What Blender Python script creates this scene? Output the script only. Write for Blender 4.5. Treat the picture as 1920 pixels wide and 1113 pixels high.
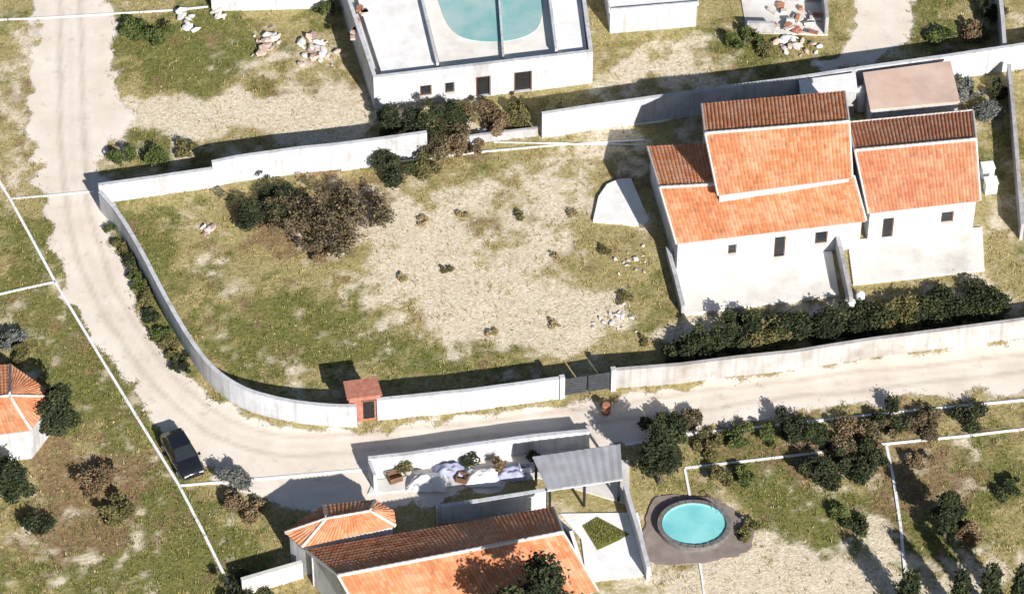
import bpy, bmesh, math, random
import numpy as np
from mathutils import Vector, Matrix

random.seed(7)
rng = np.random.default_rng(11)
for o in list(bpy.data.objects):
    bpy.data.objects.remove(o, do_unlink=True)
S = bpy.context.scene
C = S.collection
R = math.radians

# ------------------------------------------------------------------ camera
TILT = R(44.5); HFOV = R(16.0); WIDTH = 71.0
DIST = WIDTH / 2 / math.tan(HFOV / 2)
PW, PH = 1920.0, 1113.0
CAM = Vector((0, -DIST * math.sin(TILT), DIST * math.cos(TILT)))
cam_d = bpy.data.cameras.new('camera')
cam = bpy.data.objects.new('camera', cam_d); C.objects.link(cam)
cam.location = CAM; cam.rotation_euler = (TILT, 0, 0)
cam_d.sensor_width = 36; cam_d.lens = 18 / math.tan(HFOV / 2)
cam_d.clip_start = 1; cam_d.clip_end = 3000
S.camera = cam
RX = Vector((1, 0, 0)); UP = Vector((0, math.cos(TILT), math.sin(TILT)))
FW = Vector((0, math.sin(TILT), -math.cos(TILT)))
FPX = PW / 2 / math.tan(HFOV / 2)

def G(px, py, z=0.0):
    """the world point at height z that the photograph shows at (px, py)"""
    d = FW * FPX + RX * (px - PW / 2) - UP * (py - PH / 2)
    t = (z - CAM.z) / d.z
    return CAM + d * t

def GN(px, py, z=0.0):
    dx = px - PW / 2
    dyv = FW.y * FPX - UP.y * (py - PH / 2)
    dzv = FW.z * FPX - UP.z * (py - PH / 2)
    t = (z - CAM.z) / dzv
    return CAM.x + dx * t, CAM.y + dyv * t

def PIX(x, y, z=0.0):
    rx, ry, rz = x - CAM.x, y - CAM.y, z - CAM.z
    f = ry * FW.y + rz * FW.z
    return PW / 2 + rx / f * FPX, PH / 2 - (ry * UP.y + rz * UP.z) / f * FPX

# ------------------------------------------------------------------ light
SUN_EL = R(29.0); SUN_FROM = Vector((0.44, -0.898, 0)).normalized()
sd = Vector((SUN_FROM.x * math.cos(SUN_EL), SUN_FROM.y * math.cos(SUN_EL), math.sin(SUN_EL)))
world = bpy.data.worlds.new('World'); S.world = world; world.use_nodes = True
wn = world.node_tree.nodes; wl = world.node_tree.links; wn.clear()
sky = wn.new('ShaderNodeTexSky'); sky.sky_type = 'NISHITA'; sky.sun_disc = False
sky.sun_elevation = SUN_EL; sky.sun_rotation = math.atan2(SUN_FROM.x, SUN_FROM.y)
bg = wn.new('ShaderNodeBackground'); bg.inputs['Strength'].default_value = 0.05
wo = wn.new('ShaderNodeOutputWorld')
wl.new(sky.outputs[0], bg.inputs[0]); wl.new(bg.outputs[0], wo.inputs[0])
sun_d = bpy.data.lights.new('sun', 'SUN'); sun_d.energy = 5.0; sun_d.angle = R(0.6)
sun_d.color = (1.0, 0.95, 0.88)
sun = bpy.data.objects.new('sun', sun_d); C.objects.link(sun)
sun.rotation_euler = (-sd).to_track_quat('-Z', 'Y').to_euler(); sun.location = (60, -80, 90)
S.view_settings.view_transform = 'Standard'; S.view_settings.look = 'None'
S.view_settings.gamma = 1; S.view_settings.use_curve_mapping = False
S.view_settings.exposure = 0.5

# ------------------------------------------------------------------ materials
def nt(name):
    m = bpy.data.materials.new(name); m.use_nodes = True
    n = m.node_tree.nodes; l = m.node_tree.links
    b = n['Principled BSDF']
    return m, n, l, b

def ramp(n, stops):
    r = n.new('ShaderNodeValToRGB'); e = r.color_ramp.elements
    while len(e) > 1: e.remove(e[-1])
    e[0].position = stops[0][0]; e[0].color = (*stops[0][1], 1)
    for p, c in stops[1:]:
        k = e.new(p); k.color = (*c, 1)
    return r

def surf(name, c1, c2, scale=2.0, rough=0.85, bump=0.2, bscale=18.0, stain=None, stain_amt=0.35, metal=0.0, detail=6, streak=0.0):
    """two-tone noise surface with optional stains of a third colour and fine relief"""
    m, n, l, b = nt(name)
    tc = n.new('ShaderNodeTexCoord')
    nz = n.new('ShaderNodeTexNoise'); nz.inputs['Scale'].default_value = scale; nz.inputs['Detail'].default_value = detail
    l.new(tc.outputs['Object'], nz.inputs['Vector'])
    r = ramp(n, [(0.32, c1), (0.68, c2)]); l.new(nz.outputs['Fac'], r.inputs[0])
    col = r.outputs[0]
    if stain:
        n2 = n.new('ShaderNodeTexNoise'); n2.inputs['Scale'].default_value = scale * 0.55; n2.inputs['Detail'].default_value = 9
        n2.inputs['Roughness'].default_value = 0.65
        mp = n.new('ShaderNodeMapping'); mp.inputs['Location'].default_value = (13, 7, 3)
        l.new(tc.outputs['Object'], mp.inputs[0]); l.new(mp.outputs[0], n2.inputs['Vector'])
        rr = ramp(n, [(0.5, (0, 0, 0)), (0.72, (stain_amt,) * 3)]); l.new(n2.outputs['Fac'], rr.inputs[0])
        mx = n.new('ShaderNodeMixRGB'); l.new(rr.outputs[0], mx.inputs[0]); l.new(col, mx.inputs[1])
        mx.inputs[2].default_value = (*stain, 1); col = mx.outputs[0]
    if streak:   # rain streaks: noise drawn out down the wall
        mp2 = n.new('ShaderNodeMapping'); mp2.inputs['Scale'].default_value = (3.2, 3.2, 0.22); l.new(tc.outputs['Object'], mp2.inputs[0])
        n4 = n.new('ShaderNodeTexNoise'); n4.inputs['Scale'].default_value = 1.0; n4.inputs['Detail'].default_value = 5; l.new(mp2.outputs[0], n4.inputs['Vector'])
        r4 = ramp(n, [(0.48, (0, 0, 0)), (0.74, (streak,) * 3)]); l.new(n4.outputs['Fac'], r4.inputs[0])
        mx4 = n.new('ShaderNodeMixRGB'); l.new(r4.outputs[0], mx4.inputs[0]); l.new(col, mx4.inputs[1]); mx4.inputs[2].default_value = (0.27, 0.25, 0.23, 1); col = mx4.outputs[0]
    l.new(col, b.inputs['Base Color'])
    b.inputs['Roughness'].default_value = rough; b.inputs['Metallic'].default_value = metal
    if bump:
        nb = n.new('ShaderNodeTexNoise'); nb.inputs['Scale'].default_value = bscale; nb.inputs['Detail'].default_value = 5
        l.new(tc.outputs['Object'], nb.inputs['Vector'])
        bp = n.new('ShaderNodeBump'); bp.inputs['Strength'].default_value = bump; bp.inputs['Distance'].default_value = 0.05
        l.new(nb.outputs['Fac'], bp.inputs['Height']); l.new(bp.outputs[0], b.inputs['Normal'])
    return m

def tile_mat(name, a, bcol, c, moss=(0.16, 0.10, 0.07)):
    """clay tile: each tile its own tone (from the tile grid UV), weathered in larger patches"""
    m, n, l, b = nt(name)
    uv = n.new('ShaderNodeUVMap'); uv.uv_map = 'tiles'
    fl = n.new('ShaderNodeVectorMath'); fl.operation = 'FLOOR'; l.new(uv.outputs[0], fl.inputs[0])
    wnz = n.new('ShaderNodeTexWhiteNoise'); wnz.noise_dimensions = '2D'; l.new(fl.outputs[0], wnz.inputs['Vector'])
    tc = n.new('ShaderNodeTexCoord')
    nz = n.new('ShaderNodeTexNoise'); nz.inputs['Scale'].default_value = 0.55; nz.inputs['Detail'].default_value = 7
    l.new(tc.outputs['Object'], nz.inputs['Vector'])
    ad = n.new('ShaderNodeMath'); ad.operation = 'MULTIPLY_ADD'; l.new(wnz.outputs['Value'], ad.inputs[0]); ad.inputs[1].default_value = 0.34
    ml = n.new('ShaderNodeMath'); ml.operation = 'MULTIPLY'; l.new(nz.outputs['Fac'], ml.inputs[0]); ml.inputs[1].default_value = 0.95
    l.new(ml.outputs[0], ad.inputs[2])
    r = ramp(n, [(0.2, a), (0.55, bcol), (0.9, c)]); l.new(ad.outputs[0], r.inputs[0])
    n2 = n.new('ShaderNodeTexNoise'); n2.inputs['Scale'].default_value = 1.7; n2.inputs['Detail'].default_value = 9; n2.inputs['Roughness'].default_value = 0.7
    l.new(tc.outputs['Object'], n2.inputs['Vector'])
    rr = ramp(n, [(0.50, (0, 0, 0)), (0.74, (0.6,) * 3)]); l.new(n2.outputs['Fac'], rr.inputs[0])
    mx = n.new('ShaderNodeMixRGB'); l.new(rr.outputs[0], mx.inputs[0]); l.new(r.outputs[0], mx.inputs[1]); mx.inputs[2].default_value = (*moss, 1)
    l.new(mx.outputs[0], b.inputs['Base Color']); b.inputs['Roughness'].default_value = 0.8
    return m

def tint_mat(name, stops, rough=0.75, attr='tint', trans=0.0):
    m, n, l, b = nt(name)
    at = n.new('ShaderNodeAttribute'); at.attribute_name = attr
    r = ramp(n, stops); l.new(at.outputs['Fac'], r.inputs[0]); l.new(r.outputs[0], b.inputs['Base Color'])
    b.inputs['Roughness'].default_value = rough
    b.inputs['Specular IOR Level'].default_value = 0.25
    return m

M = {}
M['white'] = surf('white_render', (0.52, 0.54, 0.585), (0.60, 0.62, 0.665), 0.9, 0.9, 0.3, 14, stain=(0.30, 0.28, 0.26), stain_amt=0.65, streak=0.55)
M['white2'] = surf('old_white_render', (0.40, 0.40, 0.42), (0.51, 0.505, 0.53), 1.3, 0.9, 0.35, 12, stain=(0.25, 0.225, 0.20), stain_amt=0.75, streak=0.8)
M['palewall'] = surf('dusty_pale_render', (0.40, 0.385, 0.38), (0.52, 0.50, 0.495), 0.9, 0.9, 0.35, 12, stain=(0.26, 0.22, 0.18), stain_amt=0.8, streak=0.7)
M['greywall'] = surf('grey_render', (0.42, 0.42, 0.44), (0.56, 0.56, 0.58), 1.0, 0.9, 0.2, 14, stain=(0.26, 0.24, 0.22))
M['concrete'] = surf('pale_concrete', (0.58, 0.57, 0.55), (0.72, 0.71, 0.69), 0.8, 0.9, 0.25, 16, stain=(0.36, 0.33, 0.29), stain_amt=0.5)
M['terrace'] = surf('terrace_paving', (0.72, 0.70, 0.66), (0.84, 0.82, 0.78), 0.6, 0.85, 0.2, 9, stain=(0.40, 0.37, 0.31), stain_amt=0.6)
M['lime'] = surf('bright_lime_slab', (0.78, 0.78, 0.79), (0.88, 0.88, 0.88), 1.2, 0.9, 0.2, 12, stain=(0.52, 0.48, 0.42), stain_amt=0.45)
M['pinkroof'] = surf('pink_screed', (0.60, 0.43, 0.35), (0.70, 0.53, 0.44), 0.7, 0.9, 0.25, 14, stain=(0.36, 0.29, 0.26), stain_amt=0.5)
M['patio'] = surf('brown_grey_paving', (0.20, 0.165, 0.15), (0.29, 0.245, 0.225), 1.1, 0.85, 0.3, 8, stain=(0.38, 0.33, 0.29), stain_amt=0.45)
M['orange'] = tile_mat('orange_clay_tile', (0.44, 0.15, 0.065), (0.60, 0.235, 0.105), (0.70, 0.37, 0.22))
M['salmon'] = tile_mat('salmon_clay_tile', (0.42, 0.145, 0.075), (0.54, 0.215, 0.11), (0.64, 0.33, 0.20))
M['ridge'] = surf('pale_ridge_mortar', (0.68, 0.62, 0.58), (0.78, 0.75, 0.73), 2.5, 0.85, 0.2)
M['metal'] = surf('grey_sheet_metal', (0.30, 0.32, 0.36), (0.40, 0.42, 0.46), 1.2, 0.55, 0.05, stain=(0.28, 0.22, 0.18), stain_amt=0.4, metal=0.2)
M['gate'] = surf('dark_gate_paint', (0.045, 0.05, 0.06), (0.07, 0.075, 0.085), 3, 0.5, 0.05)
M['dark'] = surf('dark_paint_and_room_shade', (0.010, 0.010, 0.012), (0.018, 0.018, 0.02), 3, 0.6, 0.05)  # real paint; the near-black tone also stands in for shade inside doorways
M['wood'] = surf('brown_wood', (0.14, 0.075, 0.04), (0.22, 0.12, 0.07), 5, 0.75, 0.2)
M['bark'] = surf('bark', (0.09, 0.065, 0.045), (0.17, 0.13, 0.10), 6, 0.9, 0.4)
M['twig'] = surf('grey_brown_twig', (0.13, 0.10, 0.075), (0.24, 0.19, 0.145), 4, 0.9, 0.2)
M['brick'] = surf('red_brown_render', (0.36, 0.13, 0.085), (0.48, 0.22, 0.16), 3, 0.85, 0.3, 10, stain=(0.2, 0.1, 0.07))
M['stone'] = surf('rubble_stone', (0.52, 0.48, 0.45), (0.70, 0.66, 0.63), 3, 0.9, 0.4, 10)
M['pinkstone'] = surf('pink_rubble', (0.50, 0.34, 0.28), (0.66, 0.50, 0.44), 3, 0.9, 0.4, 10)
M['soil'] = surf('soil', (0.17, 0.12, 0.075), (0.26, 0.19, 0.125), 2, 0.95, 0.5, 8)
M['line'] = surf('white_line_paint', (0.78, 0.80, 0.83), (0.86, 0.87, 0.88), 2, 0.7, 0.0)
M['plastic'] = surf('white_plastic', (0.74, 0.76, 0.80), (0.80, 0.82, 0.84), 2, 0.4, 0.0)
M['clay'] = surf('terracotta', (0.34, 0.14, 0.075), (0.44, 0.20, 0.11), 4, 0.8, 0.15)
M['rubber'] = surf('tyre_rubber', (0.02, 0.02, 0.02), (0.035, 0.035, 0.035), 6, 0.85, 0.1)
M['leaf_dark'] = tint_mat('dark_leaf', [(0.0, (0.014, 0.022, 0.012)), (0.5, (0.032, 0.044, 0.020)), (1.0, (0.095, 0.105, 0.042))])
M['leaf_green'] = tint_mat('green_leaf', [(0.0, (0.045, 0.07, 0.022)), (0.6, (0.09, 0.12, 0.035)), (1.0, (0.17, 0.18, 0.06))])
M['leaf_olive'] = tint_mat('olive_leaf', [(0.0, (0.075, 0.075, 0.03)), (0.6, (0.14, 0.13, 0.05)), (1.0, (0.24, 0.20, 0.09))])
M['leaf_dry'] = tint_mat('dry_leaf', [(0.0, (0.09, 0.065, 0.035)), (0.6, (0.19, 0.135, 0.075)), (1.0, (0.34, 0.25, 0.15))])
M['leaf_thicket'] = tint_mat('thicket_leaf', [(0.0, (0.05, 0.042, 0.026)), (0.6, (0.12, 0.098, 0.055)), (1.0, (0.28, 0.22, 0.12))])
M['leaf_straw'] = tint_mat('straw_leaf', [(0.0, (0.20, 0.16, 0.075)), (0.6, (0.34, 0.27, 0.14)), (1.0, (0.52, 0.44, 0.27))])
M['leaf_grey'] = tint_mat('grey_leaf', [(0.0, (0.085, 0.09, 0.085)), (0.6, (0.15, 0.16, 0.15)), (1.0, (0.27, 0.27, 0.25))])

def glassy(name, col, rough=0.08, metal=0.0, coat=0.0):
    m, n, l, b = nt(name)
    tc = n.new('ShaderNodeTexCoord'); nz = n.new('ShaderNodeTexNoise'); nz.inputs['Scale'].default_value = 3
    l.new(tc.outputs['Object'], nz.inputs['Vector'])
    r = ramp(n, [(0.3, col), (0.7, tuple(min(1, c * 1.15) for c in col))]); l.new(nz.outputs['Fac'], r.inputs[0])
    l.new(r.outputs[0], b.inputs['Base Color'])
    b.inputs['Roughness'].default_value = rough; b.inputs['Metallic'].default_value = metal
    b.inputs['Coat Weight'].default_value = coat
    return m
M['glass'] = glassy('window_glass', (0.02, 0.025, 0.03), 0.05)
M['carpaint'] = glassy('black_car_paint', (0.012, 0.013, 0.018), 0.18, 0.0, 1.0)
M['lamp'] = glassy('lamp_lens', (0.6, 0.6, 0.62), 0.1)
M['tail'] = glassy('tail_lens', (0.3, 0.02, 0.02), 0.15)
M['chrome'] = glassy('alloy', (0.45, 0.46, 0.48), 0.3, 0.9)

def water_mat(name, c1, c2, bump=0.15):
    m, n, l, b = nt(name)
    tc = n.new('ShaderNodeTexCoord')
    nz = n.new('ShaderNodeTexNoise'); nz.inputs['Scale'].default_value = 0.55; nz.inputs['Detail'].default_value = 3
    l.new(tc.outputs['Object'], nz.inputs['Vector'])
    r = ramp(n, [(0.35, c1), (0.65, c2)]); l.new(nz.outputs['Fac'], r.inputs[0]); l.new(r.outputs[0], b.inputs['Base Color'])
    b.inputs['Roughness'].default_value = 0.12
    nb = n.new('ShaderNodeTexNoise'); nb.inputs['Scale'].default_value = 3; l.new(tc.outputs['Object'], nb.inputs['Vector'])
    bp = n.new('ShaderNodeBump'); bp.inputs['Strength'].default_value = bump; bp.inputs['Distance'].default_value = 0.03
    l.new(nb.outputs['Fac'], bp.inputs['Height']); l.new(bp.outputs[0], b.inputs['Normal'])
    return m
M['water'] = water_mat('pool_water', (0.10, 0.46, 0.50), (0.17, 0.56, 0.60))
M['water2'] = water_mat('shallow_teal_water', (0.22, 0.46, 0.47), (0.38, 0.53, 0.53))

# ------------------------------------------------------------------ mesh helpers
class MB:
    def __init__(self): self.v = []; self.f = []
    def add(self, vs, fs):
        k = len(self.v); self.v += [tuple(p) for p in vs]; self.f += [tuple(i + k for i in f) for f in fs]; return self
    def prism(self, pts, z0, z1):
        """vertical prism over a plan polygon; z1 may be a list of heights"""
        n = len(pts); A = sum(pts[i][0] * pts[(i + 1) % n][1] - pts[(i + 1) % n][0] * pts[i][1] for i in range(n))
        zs = z1 if isinstance(z1, (list, tuple)) else [z1] * n
        zb = z0 if isinstance(z0, (list, tuple)) else [z0] * n
        q = list(range(n))
        if A < 0: q = q[::-1]
        vs = [(pts[i][0], pts[i][1], zb[i]) for i in q] + [(pts[i][0], pts[i][1], zs[i]) for i in q]
        fs = [tuple(range(n - 1, -1, -1)), tuple(range(n, 2 * n))] + [(i, (i + 1) % n, n + (i + 1) % n, n + i) for i in range(n)]
        return self.add(vs, fs)
    def box(self, c, s, rz=0.0, M4=None):
        hx, hy, hz = s[0] / 2, s[1] / 2, s[2] / 2
        vs = [Vector((x, y, z)) for z in (-hz, hz) for x, y in ((-hx, -hy), (hx, -hy), (hx, hy), (-hx, hy))]
        m = Matrix.Translation(c) @ Matrix.Rotation(rz, 4, 'Z') if M4 is None else M4
        return self.add([m @ v for v in vs], [(3, 2, 1, 0), (4, 5, 6, 7), (0, 1, 5, 4), (1, 2, 6, 5), (2, 3, 7, 6), (3, 0, 4, 7)])
    def tube(self, pts, rad, n=6, cap=True):
        pts = [Vector(p) for p in pts]; rr = rad if isinstance(rad, (list, tuple)) else [rad] * len(pts)
        k = len(self.v)
        for i, p in enumerate(pts):
            d = (pts[min(i + 1, len(pts) - 1)] - pts[max(i - 1, 0)])
            d = d.normalized() if d.length > 1e-6 else Vector((0, 0, 1))
            a = d.cross(Vector((0, 0, 1)) if abs(d.z) < 0.9 else Vector((1, 0, 0))).normalized(); b = d.cross(a)
            for j in range(n):
                t = 2 * math.pi * j / n
                self.v.append(tuple(p + (a * math.cos(t) + b * math.sin(t)) * rr[i]))
        for i in range(len(pts) - 1):
            for j in range(n):
                self.f.append((k + i * n + j, k + i * n + (j + 1) % n, k + (i + 1) * n + (j + 1) % n, k + (i + 1) * n + j))
        if cap:
            self.f.append(tuple(k + j for j in range(n))[::-1]); e = k + (len(pts) - 1) * n; self.f.append(tuple(e + j for j in range(n)))
        return self
    def lathe(self, c, prof, n=16, sy=1.0):
        k = len(self.v)
        for r, z in prof:
            for j in range(n):
                t = 2 * math.pi * j / n; self.v.append((c[0] + r * math.cos(t), c[1] + r * sy * math.sin(t), c[2] + z))
        for i in range(len(prof) - 1):
            for j in range(n):
                self.f.append((k + i * n + j, k + i * n + (j + 1) % n, k + (i + 1) * n + (j + 1) % n, k + (i + 1) * n + j))
        self.f.append(tuple(k + j for j in range(n))[::-1]); e = k + (len(prof) - 1) * n; self.f.append(tuple(e + j for j in range(n)))
        return self
    def build(self, name, mat, parent=None, smooth=False):
        me = bpy.data.meshes.new(name); me.from_pydata(self.v, [], self.f)
        bm = bmesh.new(); bm.from_mesh(me); bmesh.ops.recalc_face_normals(bm, faces=bm.faces); bm.to_mesh(me); bm.free()
        me.materials.append(M[mat] if isinstance(mat, str) else mat)
        if smooth:
            me.polygons.foreach_set('use_smooth', [True] * len(me.polygons))
        o = bpy.data.objects.new(name, me); C.objects.link(o)
        if parent is not None:
            o.parent = parent; o.matrix_parent_inverse = Matrix.Translation(-parent.location) if parent.type == 'EMPTY' else Matrix.Identity(4)
        return o

def tag(o, label=None, cat=None, group=None, kind=None):
    if label: o['label'] = label
    if cat: o['category'] = cat
    if group: o['group'] = group
    if kind: o['kind'] = kind
    return o

def thing(name, label, cat, loc=(0, 0, 0), group=None):
    o = bpy.data.objects.new(name, None); C.objects.link(o); o.location = loc; o.empty_display_size = 0.3
    return tag(o, label, cat, group)

def smooth_run(pts, it=2):
    P = [Vector(p) for p in pts]
    for _ in range(it):
        Q = [P[0]]
        for a, b in zip(P, P[1:]): Q += [a.lerp(b, .25), a.lerp(b, .75)]
        Q.append(P[-1]); P = Q
    return P

def v2(p): return Vector((p[0], p[1]))

def fast_mesh(name, verts, faces_flat, nside, mat, attrs=None, parent=None):
    """numpy mesh of same-sided faces, per-face float attributes"""
    me = bpy.data.meshes.new(name); nv = len(verts); nf = len(faces_flat) // nside
    me.vertices.add(nv); me.vertices.foreach_set('co', np.asarray(verts, np.float32).ravel())
    me.loops.add(nf * nside); me.loops.foreach_set('vertex_index', np.asarray(faces_flat, np.int32))
    me.polygons.add(nf); me.polygons.foreach_set('loop_start', np.arange(0, nf * nside, nside, dtype=np.int32))
    me.update(calc_edges=True); me.validate()
    for k, (a, dom) in (attrs or {}).items():
        at = me.attributes.new(k, 'FLOAT', dom); at.data.foreach_set('value', np.asarray(a, np.float32))
    me.materials.append(M[mat] if isinstance(mat, str) else mat)
    o = bpy.data.objects.new(name, me); C.objects.link(o)
    if parent is not None:
        o.parent = parent; o.matrix_parent_inverse = Matrix.Translation(-parent.location) if parent.type == 'EMPTY' else Matrix.Identity(4)
    return o

# ------------------------------------------------------------------ value noise and masks for the ground
_tab = rng.random((256, 256))
def vnoise(x, y):
    xi = np.floor(x).astype(int); yi = np.floor(y).astype(int); fx = x - xi; fy = y - yi
    fx = fx * fx * (3 - 2 * fx); fy = fy * fy * (3 - 2 * fy)
    g = lambda i, j: _tab[i % 256, j % 256]
    return (g(xi, yi) * (1 - fx) + g(xi + 1, yi) * fx) * (1 - fy) + (g(xi, yi + 1) * (1 - fx) + g(xi + 1, yi + 1) * fx) * fy
def fbm(x, y, s, oct=4):
    a = 0; w = 1; t = 0
    for k in range(oct):
        a = a + w * vnoise(x * s + 17.3 * k, y * s - 9.1 * k); t += w; w *= 0.55; s *= 2.05
    return a / t
def poly_sd(px, py, poly):
    """signed distance (positive inside), in pixels of the photograph"""
    P = np.asarray(poly, float); n = len(P); d = np.full(px.shape, 1e9); ins = np.zeros(px.shape, bool)
    for i in range(n):
        a = P[i]; b = P[(i + 1) % n]; e = b - a
        t = np.clip(((px - a[0]) * e[0] + (py - a[1]) * e[1]) / (e @ e + 1e-9), 0, 1)
        d = np.minimum(d, np.hypot(px - a[0] - t * e[0], py - a[1] - t * e[1]))
        c = ((a[1] > py) != (b[1] > py)) & (px < (b[0] - a[0]) * (py - a[1]) / (b[1] - a[1] + 1e-12) + a[0])
        ins ^= c
    return np.where(ins, d, -d)
def sstep(a, b, x):
    t = np.clip((x - a) / (b - a), 0, 1); return t * t * (3 - 2 * t)

ROAD = [(58, -120), (66, 60), (66, 250), (86, 380), (112, 500), (160, 600), (228, 690), (300, 780), (368, 848), (415, 905), (500, 942), (600, 950),
        (760, 950), (1000, 905), (1120, 850), (1210, 808), (1290, 800), (1420, 782), (1500, 768), (1600, 752), (1720, 738), (1990, 715),
        (1990, 632), (1700, 668), (1500, 697), (1300, 727), (1150, 752), (1050, 757), (900, 786), (700, 808), (600, 806), (520, 798), (430, 770), (380, 737),
        (325, 690), (268, 620), (228, 520), (196, 420), (188, 330), (200, 265), (235, 240), (240, 200), (215, 165), (205, 120), (196, 20), (192, -120)]
TRACK = [(1600, -60), (1640, -60), (1712, -60), (1712, 30), (1690, 80), (1640, 112), (1560, 126), (1520, 122), (1570, 105), (1605, 70), (1612, 20)]
BLOBS = {  # kind: (px, py, rx, ry, weight)
 'green': [(150, 1000, 150, 110, .7), (300, 900, 60, 70, .8), (420, 1060, 60, 50, .7), (60, 760, 90, 60, .6), (130, 720, 80, 70, .6), (1700, 1000, 120, 70, .7), (1860, 880, 90, 70, .7), (1500, 870, 150, 35, .6), (270, 590, 45, 110, .8), (230, 470, 30, 70, .9), (600, 600, 150, 50, .35), (1560, 1010, 110, 30, .4), (290, 90, 100, 80, 1.0), (390, 70, 110, 60, .8), (420, 120, 80, 40, .6), (270, 285, 85, 35, 1.1), (300, 300, 60, 20, .7), (90, 600, 110, 110, 1.0), (40, 440, 60, 60, .9),
   (180, 680, 80, 80, .8), (250, 780, 60, 60, 1.0), (350, 1010, 110, 120, 1.0), (230, 1030, 120, 70, .8), (60, 1060, 80, 60, .8), (250, 540, 40, 110, 1.0), (300, 640, 40, 60, .9),
   (330, 420, 60, 60, .6), (450, 640, 120, 60, .6), (620, 670, 130, 50, .7), (760, 640, 130, 40, .5), (900, 690, 120, 30, .6), (480, 560, 100, 60, .45), (1370, 95, 60, 45, 1.0), (1450, 105, 70, 40, .9),
   (1160, 90, 40, 60, .6), (1760, 40, 70, 60, .9), (1730, 90, 60, 40, .5), (1560, 70, 20, 50, .7), (1430, 830, 120, 30, .8), (1380, 870, 100, 30, .7), (1480, 960, 90, 60, .8), (1580, 980, 90, 50, .9), (1430, 930, 60, 40, .6),
   (1800, 960, 120, 100, .6), (1870, 270, 50, 60, .7), (1120, 500, 60, 40, .3), (1210, 590, 50, 40, .3), (740, 200, 60, 30, .5), (1000, 205, 60, 20, .4), (620, 50, 40, 50, .7)],
 'bare': [(320, 215, 120, 30, 1.1), (480, 222, 150, 26, 1.1), (640, 228, 90, 18, .9), (230, 225, 40, 60, .8), (420, 215, 220, 30, 1.0), (620, 190, 100, 40, .6), (30, 130, 45, 130, .8), (20, 300, 50, 60, .6), (860, 400, 120, 60, .9), (780, 480, 110, 60, 1.0), (930, 560, 130, 60, 1.0), (1040, 630, 120, 45, 1.2),
   (1060, 380, 70, 60, .8), (830, 560, 100, 40, .8), (1010, 470, 60, 50, .7), (700, 560, 90, 40, .5), (1120, 600, 70, 30, .8), (1130, 290, 80, 30, .6), (1230, 120, 60, 40, .8), (1180, 150, 70, 25, .7), (1320, 150, 60, 20, .6),
   (560, 120, 90, 60, .5), (1400, 1080, 220, 50, 1.3), (1290, 1090, 80, 40, 1.0), (1600, 1090, 80, 40, 1.0), (1520, 1040, 120, 30, .8), (1600, 900, 100, 30, .6), (1450, 900, 60, 25, .5), (1720, 870, 60, 40, .4), (1780, 1090, 140, 30, 1.1), (200, 1040, 60, 30, .5),
   (1460, 600, 160, 30, .7), (1330, 620, 80, 30, .6), (1850, 560, 70, 60, .5), (420, 500, 60, 60, .35), (1620, 1000, 60, 25, .5), (960, 240, 60, 20, .5), (1130, 250, 120, 16, .6), (480, 110, 60, 30, .6)],
 'brown': [(1760, 920, 90, 90, .6), (1560, 860, 140, 40, .5), (1640, 800, 150, 25, .5), (100, 1040, 90, 40, .5), (260, 900, 60, 60, .5), (1450, 690, 200, 25, .6), (590, 400, 150, 50, .6), (170, 900, 70, 70, 1.1), (200, 960, 60, 60, .8), (120, 980, 70, 40, .7), (25, 200, 30, 80, .6), (600, 430, 100, 60, .9), (680, 360, 70, 60, .8), (820, 280, 80, 30, .6), (1080, 440, 40, 30, .3), (1150, 620, 30, 30, .6),
   (1600, 850, 120, 40, .6), (1680, 920, 60, 60, .5), (1640, 960, 40, 40, .4), (440, 930, 40, 40, .5), (1200, 320, 30, 60, .5), (1800, 80, 40, 40, .7), (60, 900, 70, 90, .7), (330, 220, 60, 20, .3), (500, 170, 90, 40, .6)],
}
def ground_weights(x, y):
    px, py = PIX(x, y)
    jx = (fbm(x, y, 0.30, 4) - .5) * 170; jy = (fbm(x + 50, y + 31, 0.30, 4) - .5) * 120
    W = {}
    for k, bl in BLOBS.items():
        w = np.zeros_like(px)
        for (bx, by, rx, ry, a) in bl:
            q = ((px + jx - bx) / (rx * 1.25)) ** 2 + ((py + jy - by) / (ry * 1.25)) ** 2
            w = w + a * np.exp(-q * 1.4)
        sd_ = {'green': 3, 'bare': 71, 'brown': 133}[k]
        w = w + (fbm(x + sd_, y - sd_, 0.22, 3) - 0.5) * 0.7
        fine = 0.55 * fbm(x + 2 * sd_, y + sd_, 0.55, 4) + 0.45 * fbm(x - sd_, y + 3 * sd_, 1.5, 2)
        W[k] = np.clip(sstep(0.18, 0.85, w + (fine - 0.5) * 2.6), 0, 1)
    return W
def road_mask(x, y):
    px, py = PIX(x, y)
    n = (fbm(x, y, 0.6, 5) - 0.5) * 64
    a = sstep(-16, 14, poly_sd(px, py, ROAD) + n)
    b = sstep(-9, 9, poly_sd(px, py, TRACK) + n * 0.7)
    return np.maximum(a, b)

def lin(a, b, s): return np.arange(a, b + 1e-6, s)
gx = np.concatenate([[-600, -300, -150, -80, -60], lin(-48, 48, 0.28), [60, 80, 150, 300, 600]])
gy = np.concatenate([[-500, -250, -120, -70, -52], lin(-40, 48, 0.28), [60, 80, 150, 300, 700]])
GX, GY = np.meshgrid(gx, gy); nxg, nyg = len(gx), len(gy)
gw = ground_weights(GX, GY); gr = road_mask(GX, GY)
vz = (fbm(GX, GY, 0.4, 3) - 0.5) * 0.10 * (1 - gr)
def road_like(): pass
idx = np.arange(nxg * nyg).reshape(nyg, nxg)
quads = np.stack([idx[:-1, :-1], idx[:-1, 1:], idx[1:, 1:], idx[1:, :-1]], -1).reshape(-1, 4)

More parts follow.
